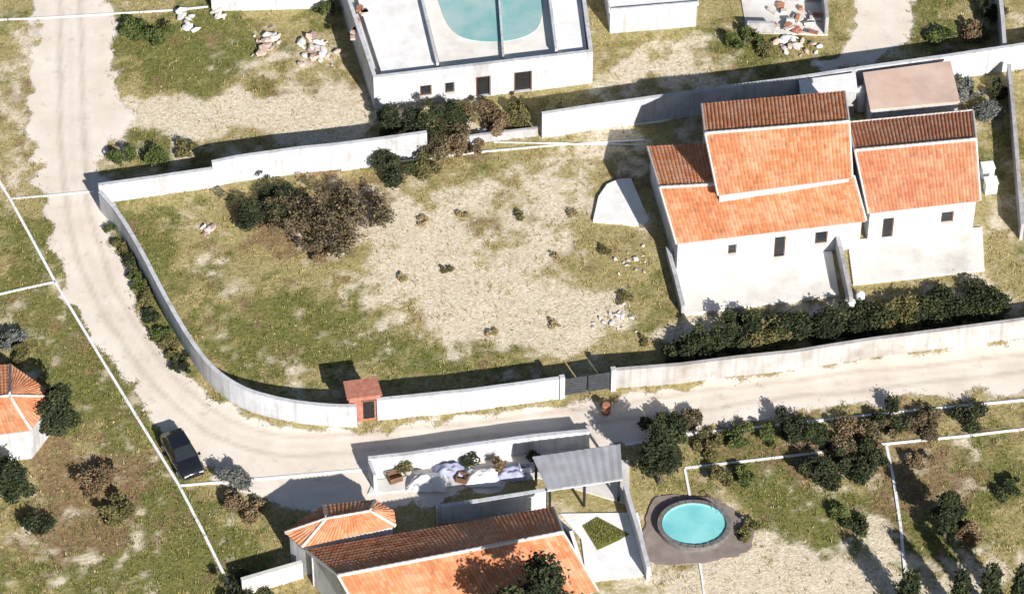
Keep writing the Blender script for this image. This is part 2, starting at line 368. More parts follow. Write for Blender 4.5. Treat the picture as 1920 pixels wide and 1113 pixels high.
def ground_material():
    m, n, l, b = nt('scrub_ground')
    def attr(nm):
        a = n.new('ShaderNodeAttribute'); a.attribute_name = nm; return a.outputs['Fac']
    tc = n.new('ShaderNodeTexCoord')
    def noise(scale, detail=6, rough=0.6):
        z = n.new('ShaderNodeTexNoise'); z.inputs['Scale'].default_value = scale; z.inputs['Detail'].default_value = detail; z.inputs['Roughness'].default_value = rough
        l.new(tc.outputs['Object'], z.inputs['Vector']); return z.outputs['Fac']
    def two(c1, c2, fac, lo=0.35, hi=0.65):
        r = ramp(n, [(lo, c1), (hi, c2)]); l.new(fac, r.inputs[0]); return r.outputs[0]
    def mix(f, a, c):
        x = n.new('ShaderNodeMixRGB'); l.new(f, x.inputs[0]); l.new(a, x.inputs[1]); l.new(c, x.inputs[2]); return x.outputs[0]
    n1 = noise(1.3); n2 = noise(4.0, 8, 0.7); n3 = noise(0.6)
    base = two((0.26, 0.22, 0.085), (0.52, 0.44, 0.225), n2)
    green = two((0.10, 0.112, 0.032), (0.27, 0.26, 0.09), n2)
    brown = two((0.16, 0.11, 0.06), (0.36, 0.25, 0.14), n2)
    bare = two((0.56, 0.47, 0.32), (0.84, 0.76, 0.62), n2, .38, .62)
    c = mix(attr('green'), base, green); c = mix(attr('brown'), c, brown); c = mix(attr('bare'), c, bare)
    l.new(c, b.inputs['Base Color']); b.inputs['Roughness'].default_value = 0.95; b.inputs['Specular IOR Level'].default_value = 0.1
    nb = noise(6.0, 8, 0.7); bp = n.new('ShaderNodeBump'); bp.inputs['Strength'].default_value = 0.7; bp.inputs['Distance'].default_value = 0.12
    l.new(nb, bp.inputs['Height']); l.new(bp.outputs[0], b.inputs['Normal'])
    return m
M['ground'] = ground_material()

def road_material():
    m, n, l, b = nt('pale_dirt_road')
    tc = n.new('ShaderNodeTexCoord')
    def noise(scale, detail=6, rough=0.6):
        z = n.new('ShaderNodeTexNoise'); z.inputs['Scale'].default_value = scale; z.inputs['Detail'].default_value = detail; z.inputs['Roughness'].default_value = rough
        l.new(tc.outputs['Object'], z.inputs['Vector']); return z.outputs['Fac']
    r = ramp(n, [(0.3, (0.70, 0.62, 0.54)), (0.7, (0.86, 0.79, 0.71))]); l.new(noise(0.35, 8, 0.65), r.inputs[0])
    r2 = ramp(n, [(0.56, (0, 0, 0)), (0.74, (0.6, 0.6, 0.6))]); l.new(noise(0.8, 9, 0.7), r2.inputs[0])
    mx = n.new('ShaderNodeMixRGB'); l.new(r2.outputs[0], mx.inputs[0]); l.new(r.outputs[0], mx.inputs[1]); mx.inputs[2].default_value = (0.40, 0.33, 0.26, 1)
    ru = n.new('ShaderNodeAttribute'); ru.attribute_name = 'rut'
    rm_ = n.new('ShaderNodeMath'); rm_.operation = 'MULTIPLY'; l.new(ru.outputs['Fac'], rm_.inputs[0]); l.new(noise(0.5, 6, .7), rm_.inputs[1])
    mr = n.new('ShaderNodeMixRGB'); l.new(rm_.outputs[0], mr.inputs[0]); l.new(mx.outputs[0], mr.inputs[1]); mr.inputs[2].default_value = (0.40, 0.33, 0.27, 1)
    l.new(mr.outputs[0], b.inputs['Base Color']); b.inputs['Roughness'].default_value = 0.95; b.inputs['Specular IOR Level'].default_value = 0.1
    a = n.new('ShaderNodeAttribute'); a.attribute_name = 'cover'
    # broken gravel edge: the cover thins out in grains
    su = n.new('ShaderNodeMath'); su.operation = 'ADD'; l.new(a.outputs['Fac'], su.inputs[0]); l.new(noise(7.0, 5, 0.7), su.inputs[1])
    ra = ramp(n, [(0.62, (0, 0, 0)), (0.86, (1, 1, 1))]); l.new(su.outputs[0], ra.inputs[0])
    l.new(ra.outputs[0], b.inputs['Alpha'])
    nb = noise(9.0, 7, 0.7); bp = n.new('ShaderNodeBump'); bp.inputs['Strength'].default_value = 0.35; bp.inputs['Distance'].default_value = 0.06
    l.new(nb, bp.inputs['Height']); l.new(bp.outputs[0], b.inputs['Normal'])
    return m
M['road'] = road_material()

g_verts = np.stack([GX, GY, vz - 0.05], -1).reshape(-1, 3)
ground = fast_mesh('ground', g_verts, quads.ravel(), 4, 'ground', {k: (w.ravel(), 'POINT') for k, w in gw.items()})
ground.data.polygons.foreach_set('use_smooth', [True] * len(ground.data.polygons))
tag(ground, 'scrubby ground of green and dry grass with bare patches', kind='structure')
# road sheet: only the cells the road reaches
keep = (gr.ravel()[quads].max(1) > 0.01)
rq = quads[keep]; used, inv = np.unique(rq.ravel(), return_inverse=True)
ruts = (fbm(GX, GY, 0.8, 2) - 0.5) * 0.02
r_verts = np.stack([GX.ravel()[used], GY.ravel()[used], vz.ravel()[used] + 0.02 * gr.ravel()[used] + 0.004 - 0.05 + ruts.ravel()[used] * gr.ravel()[used]], -1)
CENTRE = [G(*p) for p in [(128, -120), (134, 80), (132, 260), (146, 400), (180, 520), (225, 600), (290, 695), (360, 765), (430, 812), (540, 838), (680, 828), (900, 805), (1080, 785), (1250, 757), (1500, 727), (1700, 704), (1990, 672)]]
CENTRE = smooth_run(CENTRE, 2)
vx, vy = r_verts[:, 0], r_verts[:, 1]; cd = np.full(len(vx), 1e9)
for a_, b_ in zip(CENTRE, CENTRE[1:]):
    ex_, ey_ = b_.x - a_.x, b_.y - a_.y; tt_ = np.clip(((vx - a_.x) * ex_ + (vy - a_.y) * ey_) / (ex_ * ex_ + ey_ * ey_), 0, 1)
    cd = np.minimum(cd, np.hypot(vx - a_.x - tt_ * ex_, vy - a_.y - tt_ * ey_))
cd = cd + (fbm(vx, vy, .3, 2) - .5) * .5
rut = np.exp(-((cd - .8) / .22) ** 2) * .9 + np.exp(-(cd / .25) ** 2) * .35
r_verts[:, 2] -= 0.018 * rut * gr.ravel()[used] * 0.4
road = fast_mesh('dirt_road', r_verts, inv.ravel(), 4, 'road', {'cover': (gr.ravel()[used], 'POINT'), 'rut': (rut, 'POINT')})
tag(road, 'pale dirt road curving round the walled plot', kind='structure')

# ------------------------------------------------------------------ walls
def offset_run(pts, t):
    """left and right offset of a plan polyline"""
    P = [v2(p) for p in pts]; L = []; Rr = []
    for i, p in enumerate(P):
        d0 = (P[i] - P[i - 1]).normalized() if i else None
        d1 = (P[i + 1] - P[i]).normalized() if i < len(P) - 1 else None
        if d0 is None: d0 = d1
        if d1 is None: d1 = d0
        d = (d0 + d1).normalized(); nrm = Vector((-d.y, d.x)); k = 1 / max(0.4, nrm.dot(Vector((-d0.y, d0.x))))
        L.append(p + nrm * t * k); Rr.append(p - nrm * t * k)
    return L, Rr

def resample(pts, step):
    P = [Vector(p) for p in pts]; out = [P[0]]
    for a, b in zip(P, P[1:]):
        k = max(1, int((b - a).length / step))
        for i in range(1, k + 1): out.append(a.lerp(b, i / k))
    return out

def strip_mesh(pts, half, z0, z1, wob=0.0):
    mb = MB(); L, Rr = offset_run(pts, half); n = len(pts)
    zz = [z1 + random.uniform(-wob, wob) for _ in range(n)] if not isinstance(z1, list) else z1
    vs = []
    for i in range(n):
        vs += [(L[i].x, L[i].y, z0), (L[i].x, L[i].y, zz[i]), (Rr[i].x, Rr[i].y, zz[i]), (Rr[i].x, Rr[i].y, z0)]
    fs = []
    for i in range(n - 1):
        a = 4 * i; b = a + 4
        fs += [(a, a + 1, b + 1, b), (a + 1, a + 2, b + 2, b + 1), (a + 2, a + 3, b + 3, b + 2), (a + 3, a, b, b + 3)]
    fs += [(0, 3, 2, 1), (4 * n - 4, 4 * n - 3, 4 * n - 2, 4 * n - 1)]
    return mb.add(vs, fs)

def wall(name, label, top_px, h, mat='white', thick=0.22, coping=True, cat='wall', smooth=0, group=None):
    """free-standing wall whose top edge the photograph shows at top_px"""
    pts = [G(x, y, h) for x, y in top_px]
    if smooth: pts = smooth_run(pts, smooth)
    pts = resample(pts, 1.2)
    base = pts[0].copy(); base.z = 0
    t = thing(name, label, cat, base, group)
    strip_mesh(pts, thick / 2, -0.3, h - 0.06, 0.012).build('wall_body', mat, t)
    if coping:
        cp = strip_mesh(pts, thick / 2 + 0.035, h - 0.055, h, 0.008).build('coping', mat, t)
    else:
        strip_mesh(pts, thick / 2 - 0.003, h - 0.07, h, 0.02).build('wall_top', mat, t)
    return t

wall('boundary_wall', 'white wall curving along the dirt road round the plot corner', [(187, 358), (223, 398), (264, 467), (301, 539), (339, 607), (370, 655), (400, 690), (435, 716), (475, 735), (551, 753), (626, 760), (668, 760)], 1.95, smooth=2)
wall('boundary_wall', 'straight white wall between the small brick hut and the dark gate', [(706, 748), (878, 731), (1048, 708)], 1.95)
wall('boundary_wall', 'long pale wall along the road right of the dark gate', [(1152, 692), (1278, 682), (1386, 668), (1487, 658), (1562, 646), (1638, 634), (1780, 616), (1990, 588)], 1.75, 'palewall')
wall('boundary_wall', 'lower white wall at the far left corner of the plot', [(184, 346), (290, 331), (398, 315)], 1.75)
wall('boundary_wall', 'taller white wall behind the dry bushes of the plot', [(397, 303), (444, 293), (560, 277), (640, 269), (765, 252), (800, 247)], 2.35)
wall('boundary_wall', 'white wall between the plot and the far tiled house', [(1016, 212), (1100, 199), (1343, 165), (1488, 146), (1618, 126), (1775, 104), (1990, 72)], 2.35, 'white')
wall('boundary_wall', 'low broken wall half hidden among the dark shrubs', [(815, 264), (900, 252), (1008, 239)], 0.7, 'white2', coping=False)
wall('boundary_wall', 'shaded grey wall at the top right corner', [(1872, -40), (1880, 30), (1884, 84)], 2.0, 'greywall')
wall('boundary_wall', 'pale wall running down the right edge beside the far house', [(1892, 120), (1900, 200), (1908, 300), (1918, 420)], 1.5, 'white2')
wall('boundary_wall', 'white courtyard wall along the road above the front house', [(690, 858), (760, 850), (900, 830), (1000, 816), (1105, 806)], 1.55)
wall('boundary_wall', 'short return of the courtyard wall at its left end', [(693, 864), (703, 890)], 1.5, coping=False)
wall('boundary_wall', 'inner white wall between courtyard and front house roof', [(818, 948), (900, 937), (1026, 917)], 1.7)
wall('boundary_wall', 'light wall slanting down from the grey roof past the pool', [(1172, 905), (1180, 935), (1200, 1000), (1216, 1062)], 1.3)
wall('boundary_wall', 'low pale wall left of the front house gable', [(452, 1085), (510, 1068), (566, 1052)], 1.5, 'concrete')
wall('boundary_wall', 'white wall along the top edge left of the white house', [(395, -12), (500, -14), (625, -18)], 1.6)

# gate
gp = [G(1054, 708, 1.9), G(1150, 693, 1.9)]
gate = thing('gate', 'dark grey double gate in the white road wall', 'gate', (gp[0].x, gp[0].y, 0))
gd = (gp[1] - gp[0]); gl = gd.length; ga = math.atan2(gd.y, gd.x)
def along(a, b, t, z): p = a.lerp(b, t); return Vector((p.x, p.y, z))
for t0 in (0.0, 1.0):
    MB().box(along(gp[0], gp[1], t0, 0.9) + Vector((0, 0, 0.1)), (0.34, 0.34, 2.1), ga).build('gate_post', 'white', gate)
for leaf in (0, 1):
    a = along(gp[0], gp[1], 0.06 + 0.45 * leaf, 0); b = along(gp[0], gp[1], 0.48 + 0.45 * leaf, 0)
    lf = MB().box(along(a, b, .5, 0.95), ((b - a).length, 0.04, 1.6), ga).build('gate_leaf', 'gate', gate)
    nb = 7
    for k in range(nb):
        z = 0.28 + k * 0.235
        MB().box(along(a, b, .5, z) + Vector((math.sin(ga), -math.cos(ga), 0)) * 0.045, ((b - a).length - 0.08, 0.05, 0.15), ga).build('rail', 'gate', lf)

# brick meter hut on the wall
def small_hut():
    p = [G(652, 756, 1.9), G(716, 748, 1.9), G(706, 716, 1.9), G(645, 724, 1.9)]
    c = sum(p, Vector()) / 4
    t = thing('brick_hut', 'small red brown hut set into the white road wall', 'hut', (c.x, c.y, 0))
    q = [(c + (x - c) * 0.92) for x in p]
    MB().prism(q, -0.2, 2.25).build('wall_body', 'brick', t)
    MB().prism([c + (x - c) * 1.04 for x in p], 2.255, 2.37).build('roof', 'brick', t)
    # door recess and its frame on the road side
    a, b = q[0], q[1]; ang = math.atan2((b - a).y, (b - a).x); nrm = Vector((math.sin(ang), -math.cos(ang), 0))
    d = MB().box(along(a, b, .62, 1.0) + nrm * 0.012, (0.75, 0.05, 1.7), ang).build('door', 'dark', t)
    MB().box(along(a, b, .62, 1.89) + nrm * 0.03, (0.95, 0.10, 0.08), ang).build('door_lintel', 'wood', d)
small_hut()

# ------------------------------------------------------------------ buildings
def wall_panel(mb, a, b, z0, z1, thick, openings=()):
    """vertical wall from a to b (outside on the right of a->b) with real openings (u0,u1,v0,v1 in metres)"""
    a = Vector((a[0], a[1], 0)); b = Vector((b[0], b[1], 0)); d = (b - a); L = d.length; d.normalize(); nin = Vector((-d.y, d.x, 0))
    us = sorted({0, L, *[o[0] for o in openings], *[o[1] for o in openings]}); vs = sorted({z0, z1, *[o[2] for o in openings], *[o[3] for o in openings]})
    for i in range(len(us) - 1):
        for j in range(len(vs) - 1):
            um = (us[i] + us[i + 1]) / 2; vm = (vs[j] + vs[j + 1]) / 2
            if any(o[0] < um < o[1] and o[2] < vm < o[3] for o in openings): continue
            p = [a + d * us[i], a + d * us[i + 1], a + d * us[i + 1] + nin * thick, a + d * us[i] + nin * thick]
            mb.prism(p, vs[j], vs[j + 1])
    return mb

def window_in(parent, a, b, o, door=False, mat='wood'):
    a = Vector((a[0], a[1], 0)); b = Vector((b[0], b[1], 0)); d = (b - a).normalized(); nin = Vector((-d.y, d.x, 0)); ang = math.atan2(d.y, d.x)
    u0, u1, w0, w1 = o; c = a + d * (u0 + u1) / 2 + nin * 0.12; c.z = (w0 + w1) / 2
    w = MB().box(c, (u1 - u0 - 0.01, 0.03, w1 - w0 - 0.01), ang).build('door' if door else 'window', 'dark' if door else 'glass', parent)
    f = MB()
    for s in (-1, 1):
        f.box(c + d * s * ((u1 - u0) / 2 - 0.04) - nin * 0.03, (0.07, 0.05, w1 - w0 - 0.012), ang)
        f.box(Vector((c.x, c.y, c.z + s * ((w1 - w0) / 2 - 0.04))) - nin * 0.03, (u1 - u0 - 0.16, 0.05, 0.07), ang)
    f.build('frame', mat, w)
    if not door:
        MB().box(Vector((c.x, c.y, w0 - 0.045)) - nin * 0.16, (u1 - u0 + 0.2, 0.24, 0.07), ang).build('sill', 'concrete', w)
    return w

def tile_plane(name, a, b, c, d, mat, parent, under=0.12, pitch=0.27, course=0.42):
    """tiled roof slope, a-b the eave, d-c the top: barrel waves across, stepped courses up the slope"""
    a, b, c, d = [np.array(p, float) for p in (a, b, c, d)]
    L = max(np.linalg.norm(b - a), np.linalg.norm(c - d)); Hh = max(np.linalg.norm(d - a), np.linalg.norm(c - b))
    nw = max(2, int(L / pitch)); nr = max(2, int(Hh / course)); K = 6
    nrm = np.cross(b - a, d - a) if np.linalg.norm(d - a) > 1e-6 else np.cross(b - a, c - a)
    nrm = nrm / np.linalg.norm(nrm)
    if nrm[2] < 0: nrm = -nrm
    u = np.linspace(0, 1, nw * K + 1); ph = (u * nw) % 1
    wave = 0.055 * np.abs(np.sin(np.pi * ph)) ** 0.8
    V = []; F = []; UV = []
    for r_ in range(nr):
        v0 = r_ / nr; v1 = min(1.0, (r_ + 1.0) / nr)
        k = len(V)
        jig = rng.normal(0, 0.006, nw + 1)[np.minimum((u * nw).astype(int), nw)]
        for v, lift in ((v0, 0.045), (v1, 0.005)):
            e0 = a + (d - a) * v; e1 = b + (c - b) * v
            P = e0[None] + (e1 - e0)[None] * u[:, None] + nrm[None] * (wave + lift + jig)[:, None]
            V += [tuple(p) for p in P]
            UV += [(uu * nw, r_ + (0.1 if lift > 0.02 else 0.9)) for uu in u]
        m_ = len(u)
        for i in range(m_ - 1): F.append((k + i, k + i + 1, k + m_ + i + 1, k + m_ + i))
        # riser below the course
        k2 = len(V); e0 = a + (d - a) * v0; e1 = b + (c - b) * v0
        P = e0[None] + (e1 - e0)[None] * u[:, None] + nrm[None] * (-0.02)
        V += [tuple(p) for p in P]; UV += [(uu * nw, r_ + 0.1) for uu in u]
        for i in range(m_ - 1): F.append((k2 + i, k2 + i + 1, k + i + 1, k + i))
    me = bpy.data.meshes.new(name); me.from_pydata(V, [], F)
    ul = me.uv_layers.new(name='tiles'); li = np.zeros(len(me.loops), np.int32); me.loops.foreach_get('vertex_index', li)
    # keep a wave's tiles whole: sample inside the face
    UVa = np.array(UV); uvv = UVa[li]; fc = np.repeat(UVa[np.array(F)].mean(1), 4, axis=0)
    uvv = fc * 0.98 + uvv * 0.02
    ul.data.foreach_set('uv', uvv.astype(np.float32).ravel())
    me.materials.append(M[mat]); o = bpy.data.objects.new(name, me); C.objects.link(o)
    o.parent = parent; o.matrix_parent_inverse = Matrix.Translation(-parent.location)
    # slab under the tiles, following the same patch
    V2 = []; F2 = []; NU = 10; NV = 4
    for lay in (0.03, 0.03 + under):
        for jv in range(NV + 1):
            for iu in range(NU + 1):
                e0 = a + (d - a) * jv / NV; e1 = b + (c - b) * jv / NV; p_ = e0 + (e1 - e0) * iu / NU - nrm * lay
                V2.append(tuple(p_))
    N1 = (NU + 1) * (NV + 1)
    for jv in range(NV):
        for iu in range(NU):
            k = jv * (NU + 1) + iu; f_ = (k, k + 1, k + NU + 2, k + NU + 1); F2.append(f_); F2.append(tuple(x + N1 for x in f_[::-1]))
    rim_ = list(range(NU + 1)) + [jv * (NU + 1) + NU for jv in range(1, NV + 1)] + [NV * (NU + 1) + iu for iu in range(NU - 1, -1, -1)] + [jv * (NU + 1) for jv in range(NV - 1, 0, -1)]
    for x, y in zip(rim_, rim_[1:] + rim_[:1]): F2.append((y, x, x + N1, y + N1))
    MB().add(V2, F2).build('roof_slab', 'white2', o)
    return o

def ridge_cap(a, b, parent, mat='ridge', r=0.13, lift=0.05):
    a = Vector(a); b = Vector(b); n = max(2, int((b - a).length / 0.45)); pts = []; rad = []
    for i in range(n):
        pts += [a.lerp(b, i / n), a.lerp(b, (i + 0.97) / n)]; rad += [r * 1.12, r * 0.92]
    for p in pts: p.z += lift
    return MB().tube(pts, rad, 8).build('ridge_cap', mat, parent, True)

def shrink(poly, k):
    c = sum((Vector(p) for p in poly), Vector()) / len(poly)
    return [c + (Vector(p) - c).normalized() * max(0, (Vector(p) - c).length - k) for p in poly]

def ground_of(p, z=0): return Vector((p[0], p[1], z))

def inset_quad(q, front, back, left, right):
    """q = front-left, front-right, back-right, back-left"""
    fl, fr, br, bl = [ground_of(p) for p in q]
    ex = (fr - fl).normalized(); ey = (bl - fl).normalized()
    return [fl + ex * left + ey * front, fr - ex * right + ey * front, br - ex * right - ey * back, bl + ex * left - ey * back]

def gable_house(root, eave_px, ridge_px, back_px, ze, zr, mat, backmat=None, z0=0.0, wallmat='white', front_open=(), over=0.35, walls=True, zb=None):
    """front eave / ridge / back eave each as (left px, right px); returns the wall corners"""
    zb = ze if zb is None else zb
    f0, f1 = G(*eave_px[0], ze), G(*eave_px[1], ze); r0, r1 = G(*ridge_px[0], zr), G(*ridge_px[1], zr); b0, b1 = G(*back_px[0], zb), G(*back_px[1], zb)
    rf = tile_plane('roof_slope', f0, f1, r1, r0, mat, root)
    rb = tile_plane('roof_slope', b1, b0, r0, r1, backmat or mat, root)
    ridge_cap(r0, r1, root)
    for e0, e1 in ((f0, r0), (b0, r0), (f1, r1), (b1, r1)):
        MB().tube([e0 + Vector((0, 0, 0.03)), e1 + Vector((0, 0, 0.03))], 0.085, 6).build('verge', 'ridge', root)
    if not walls: return None
    q = inset_quad([f0, f1, b1, b0], over, 0.2, over * 0.6, over * 0.6)
    mb = MB(); T = 0.22
    wall_panel(mb, q[0], q[1], z0, ze - 0.13, T, front_open)
    wall_panel(mb, q[2], q[3], z0, zb - 0.13, T)
    # gable ends
    for s in (0, 1):
        A = q[0] if s == 0 else q[1]; B = q[3] if s == 0 else q[2]
        f, r, b_ = (f0, r0, b0) if s == 0 else (f1, r1, b1)
        tot = ((b_ - f) * 1.0); tot.z = 0; rp = r - f; rp.z = 0
        tt = max(0.2, min(0.8, rp.dot(tot) / tot.dot(tot)))
        P = A.lerp(B, tt); nin = (q[1] - q[0]).normalized() * (T if s == 0 else -T)
        A2 = A + (B - A).normalized() * (T + 0.003); B2 = B - (B - A).normalized() * (T + 0.003)
        o = [ground_of(A2), ground_of(P), ground_of(B2)]; i_ = [p + nin for p in o]
        zt = [ze - 0.12, zr - 0.20, zb - 0.12]
        vs = [(p.x, p.y, z0) for p in o] + [(p.x, p.y, z) for p, z in zip(o, zt)] + [(p.x, p.y, z0) for p in i_] + [(p.x, p.y, z) for p, z in zip(i_, zt)]
        mb.add(vs, [(0, 1, 4, 3), (1, 2, 5, 4), (7, 6, 9, 10), (8, 7, 10, 11), (3, 4, 10, 9), (4, 5, 11, 10), (0, 3, 9, 6), (2, 8, 11, 5), (0, 6, 7, 1), (1, 7, 8, 2)])
    mb.build('wall_body', wallmat, root)
    return q

# ---- far tiled house: lower wing, upper storey
hA = thing('house', 'white two storey house with bright orange tiled roofs beside the plot', 'house', ground_of(G(1430, 480)))
opA = [(3.6, 4.2, 1.0, 1.9), (6.9, 7.7, 0.0, 2.1), (9.8, 10.7, 0.95, 2.1)]
# lower wing: front slope along the whole width, back slope only left of the upper storey
ze = 3.0; zt = 4.5
q = [G(1268, 457, ze), G(1624, 414, ze), G(1601, 330, zt), G(1237, 352, zt)]
tile_plane('roof_slope', q[0], q[1], q[2], q[3], 'orange', hA)
bk = [G(1350, 268, 3.0), G(1214, 276, 3.0)]
tile_plane('roof_slope', bk[0], bk[1], q[3], G(1362, 345, zt), 'orange', hA)
ridge_cap(q[3], G(1352, 346, zt), hA)
for e0, e1 in ((q[0], q[3]), (bk[1], q[3]), (q[1], q[2])):
    MB().tube([e0 + Vector((0, 0, .03)), e1 + Vector((0, 0, .03))], 0.09, 6).build('verge', 'ridge', hA)
w = inset_quad([q[0], q[1], G(1582, 300, 3.0), bk[1]], 0.35, 0.25, 0.2, 0.2)
mb = MB(); wall_panel(mb, w[0], w[1], 0, ze - 0.12, 0.22, opA)
Pm = ground_of(q[3]) + (w[0] - ground_of(q[0])) * 0.55; nin = (w[1] - w[0]).normalized() * 0.22
dA = (w[3] - w[0]).normalized()
o3 = [w[0] + dA * .223, w[0] + dA * ((Pm - w[0]).dot(dA)), w[3] - dA * .003]; i3 = [p + nin for p in o3]; ztp = [ze - .1, zt - .18, ze - .12]
vs = [(p.x, p.y, 0) for p in o3] + [(p.x, p.y, z) for p, z in zip(o3, ztp)] + [(p.x, p.y, 0) for p in i3] + [(p.x, p.y, z) for p, z in zip(i3, ztp)]
mb.add(vs, [(0, 1, 4, 3), (1, 2, 5, 4), (7, 6, 9, 10), (8, 7, 10, 11), (3, 4, 10, 9), (4, 5, 11, 10), (0, 3, 9, 6), (2, 8, 11, 5), (0, 6, 7, 1), (1, 7, 8, 2)])
wall_panel(mb, w[1], w[2], 0, 3.0, 0.22); wall_panel(mb, w[2], w[3], 0, 2.88, 0.22)
mb.build('wall_body', 'white', hA)
for o_ in opA: window_in(hA, w[0], w[1], o_, door=o_[2] == 0)
# upper storey (walls start from the ground behind the lower roof)
gable_house(hA, ((1346, 366), (1598, 333)), ((1322, 251), (1592, 229)), ((1316, 196), (1584, 172)), 5.0, 6.75, 'orange', 'orange', z0=0.0, over=0.28)

# ---- right house
hB = thing('house', 'single storey white house with salmon tiled gable roof at the right', 'house', ground_of(G(1730, 440)))
opB = [(1.0, 1.8, 0.0, 2.05), (5.2, 6.1, 1.0, 2.0)]
qB = gable_house(hB, ((1628, 400), (1838, 376)), ((1603, 283), (1830, 262)), ((1588, 231), (1824, 208)), 3.1, 5.1, 'salmon', 'salmon', front_open=opB)
e_ = ridge_cap(G(1588, 231, 3.1), G(1824, 208, 3.1), hB, r=.10); e_.name = 'eave_line'  # pale tube added to carry the white boundary line along the eave
for o_ in opB: window_in(hB, qB[0], qB[1], o_, door=o_[2] == 0)

# terraces in front of both houses and their walls
def slab(name, label, px, z, mat, z0=-0.2, cat=None, parent=None, kind='structure', jit=0):
    pts = [G(x, y, z) for x, y in px]
    o = MB().prism(pts, z0, z).build(name, mat, parent); return tag(o, label, cat, kind=kind)
slab('terrace', 'pale paved terrace in front of the orange roofed house', [(1283, 588), (1573, 552), (1560, 470), (1262, 500)], 0.16, 'terrace')
slab('terrace', 'pale paved terrace in front of the salmon roofed house', [(1600, 532), (1846, 505), (1842, 425), (1590, 450)], 0.13, 'terrace')
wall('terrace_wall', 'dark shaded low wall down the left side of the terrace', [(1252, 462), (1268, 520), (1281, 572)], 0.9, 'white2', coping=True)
wall('terrace_wall', 'thin wall dividing the two house terraces', [(1566, 424), (1578, 470), (1596, 556)], 1.5, 'white2')
for k, (x, y, r, lab) in enumerate([(1592, 580, 0.42, 'larger white water tank at the end of the terrace dividing wall'), (1612, 566, 0.33, 'smaller white water tank behind the larger one by the terraces')]):
    p = G(x, y); t = thing('water_tank', lab, 'tank', p)
    MB().lathe(p, [(r * .95, 0), (r, .08), (r, .7), (r * .85, .86), (r * .4, .95)], 18).build('tank_body', 'plastic', t, True)
    MB().lathe(p, [(r * .38, .953), (r * .38, 1.02), (r * .2, 1.05)], 12).build('lid', 'plastic', t, True)
slab('concrete_pad', 'bright white rounded concrete pad beside the orange house', [(1112, 412), (1205, 420), (1216, 410), (1183, 334), (1160, 335), (1138, 345), (1122, 368)], 0.22, 'lime', cat='slab', kind=None)
# flat roofed annexes behind the houses
def annex(label, px, z, mat, wallm='white2', par=0.0):
    pts = [G(x, y, z) for x, y in px]; c = sum(pts, Vector()) / len(pts)
    t = thing('annex', label, 'outbuilding', ground_of(c))
    MB().prism([c + (p - c) * 0.97 for p in pts], -0.1, z - 0.16).build('wall_body', wallm, t)
    MB().prism(pts, z - 0.155, z).build('roof', mat, t)
    if par:
        lo, _ = pts, 0
        ring = [c + (p - c) * 0.985 for p in pts]
        for i in range(len(ring)):
            a, b = ring[i], ring[(i + 1) % len(ring)]; m = (a + b) / 2; d = b - a
            MB().box(Vector((m.x, m.y, z + par / 2 + .002)), (d.length - 0.12, 0.12, par), math.atan2(d.y, d.x)).build('parapet', wallm, t)
    return t
annex('flat roofed outbuilding with pinkish roof behind the salmon tiled house', [(1632, 206), (1800, 190), (1782, 114), (1618, 136)], 2.6, 'pinkroof')
annex('small white flat roofed shed behind the orange tiled house', [(1502, 178), (1608, 168), (1604, 136), (1498, 150)], 2.5, 'lime')
slab('back_yard', 'concrete yard behind the tiled houses', [(1030, 250), (1240, 228), (1330, 200), (1240, 182), (1030, 212)], 0.05, 'lime')
p = G(1612, 205); t = thing('water_tank', 'blue white water tank in the shaded gap behind the roofs', 'tank', p)
MB().lathe(p, [(.4, 0), (.42, .1), (.42, 1.9), (.3, 2.1)], 16).build('tank_body', 'plastic', t, True)
MB().lathe(p, [(.16, 2.103), (.16, 2.2), (.1, 2.22)], 12).build('lid', 'plastic', t, True)
for x, y, lab in [(1850, 330, 'white cabinet standing upper right of the salmon house'), (1856, 358, 'lower white cabinet beside the salmon house')]:
    p = G(x, y); t = thing('cabinet', lab, 'cabinet', p)
    MB().box(p + Vector((0, 0, .5)), (.85, .7, 1.0), .15).build('body', 'plastic', t)
    MB().box(p + Vector((0, 0, 1.04)), (.95, .8, .07), .15).build('lid', 'plastic', t)
    MB().box(p + Vector((.05, -.37, .5)), (.6, .04, .8), .15).build('door', 'plastic', t)

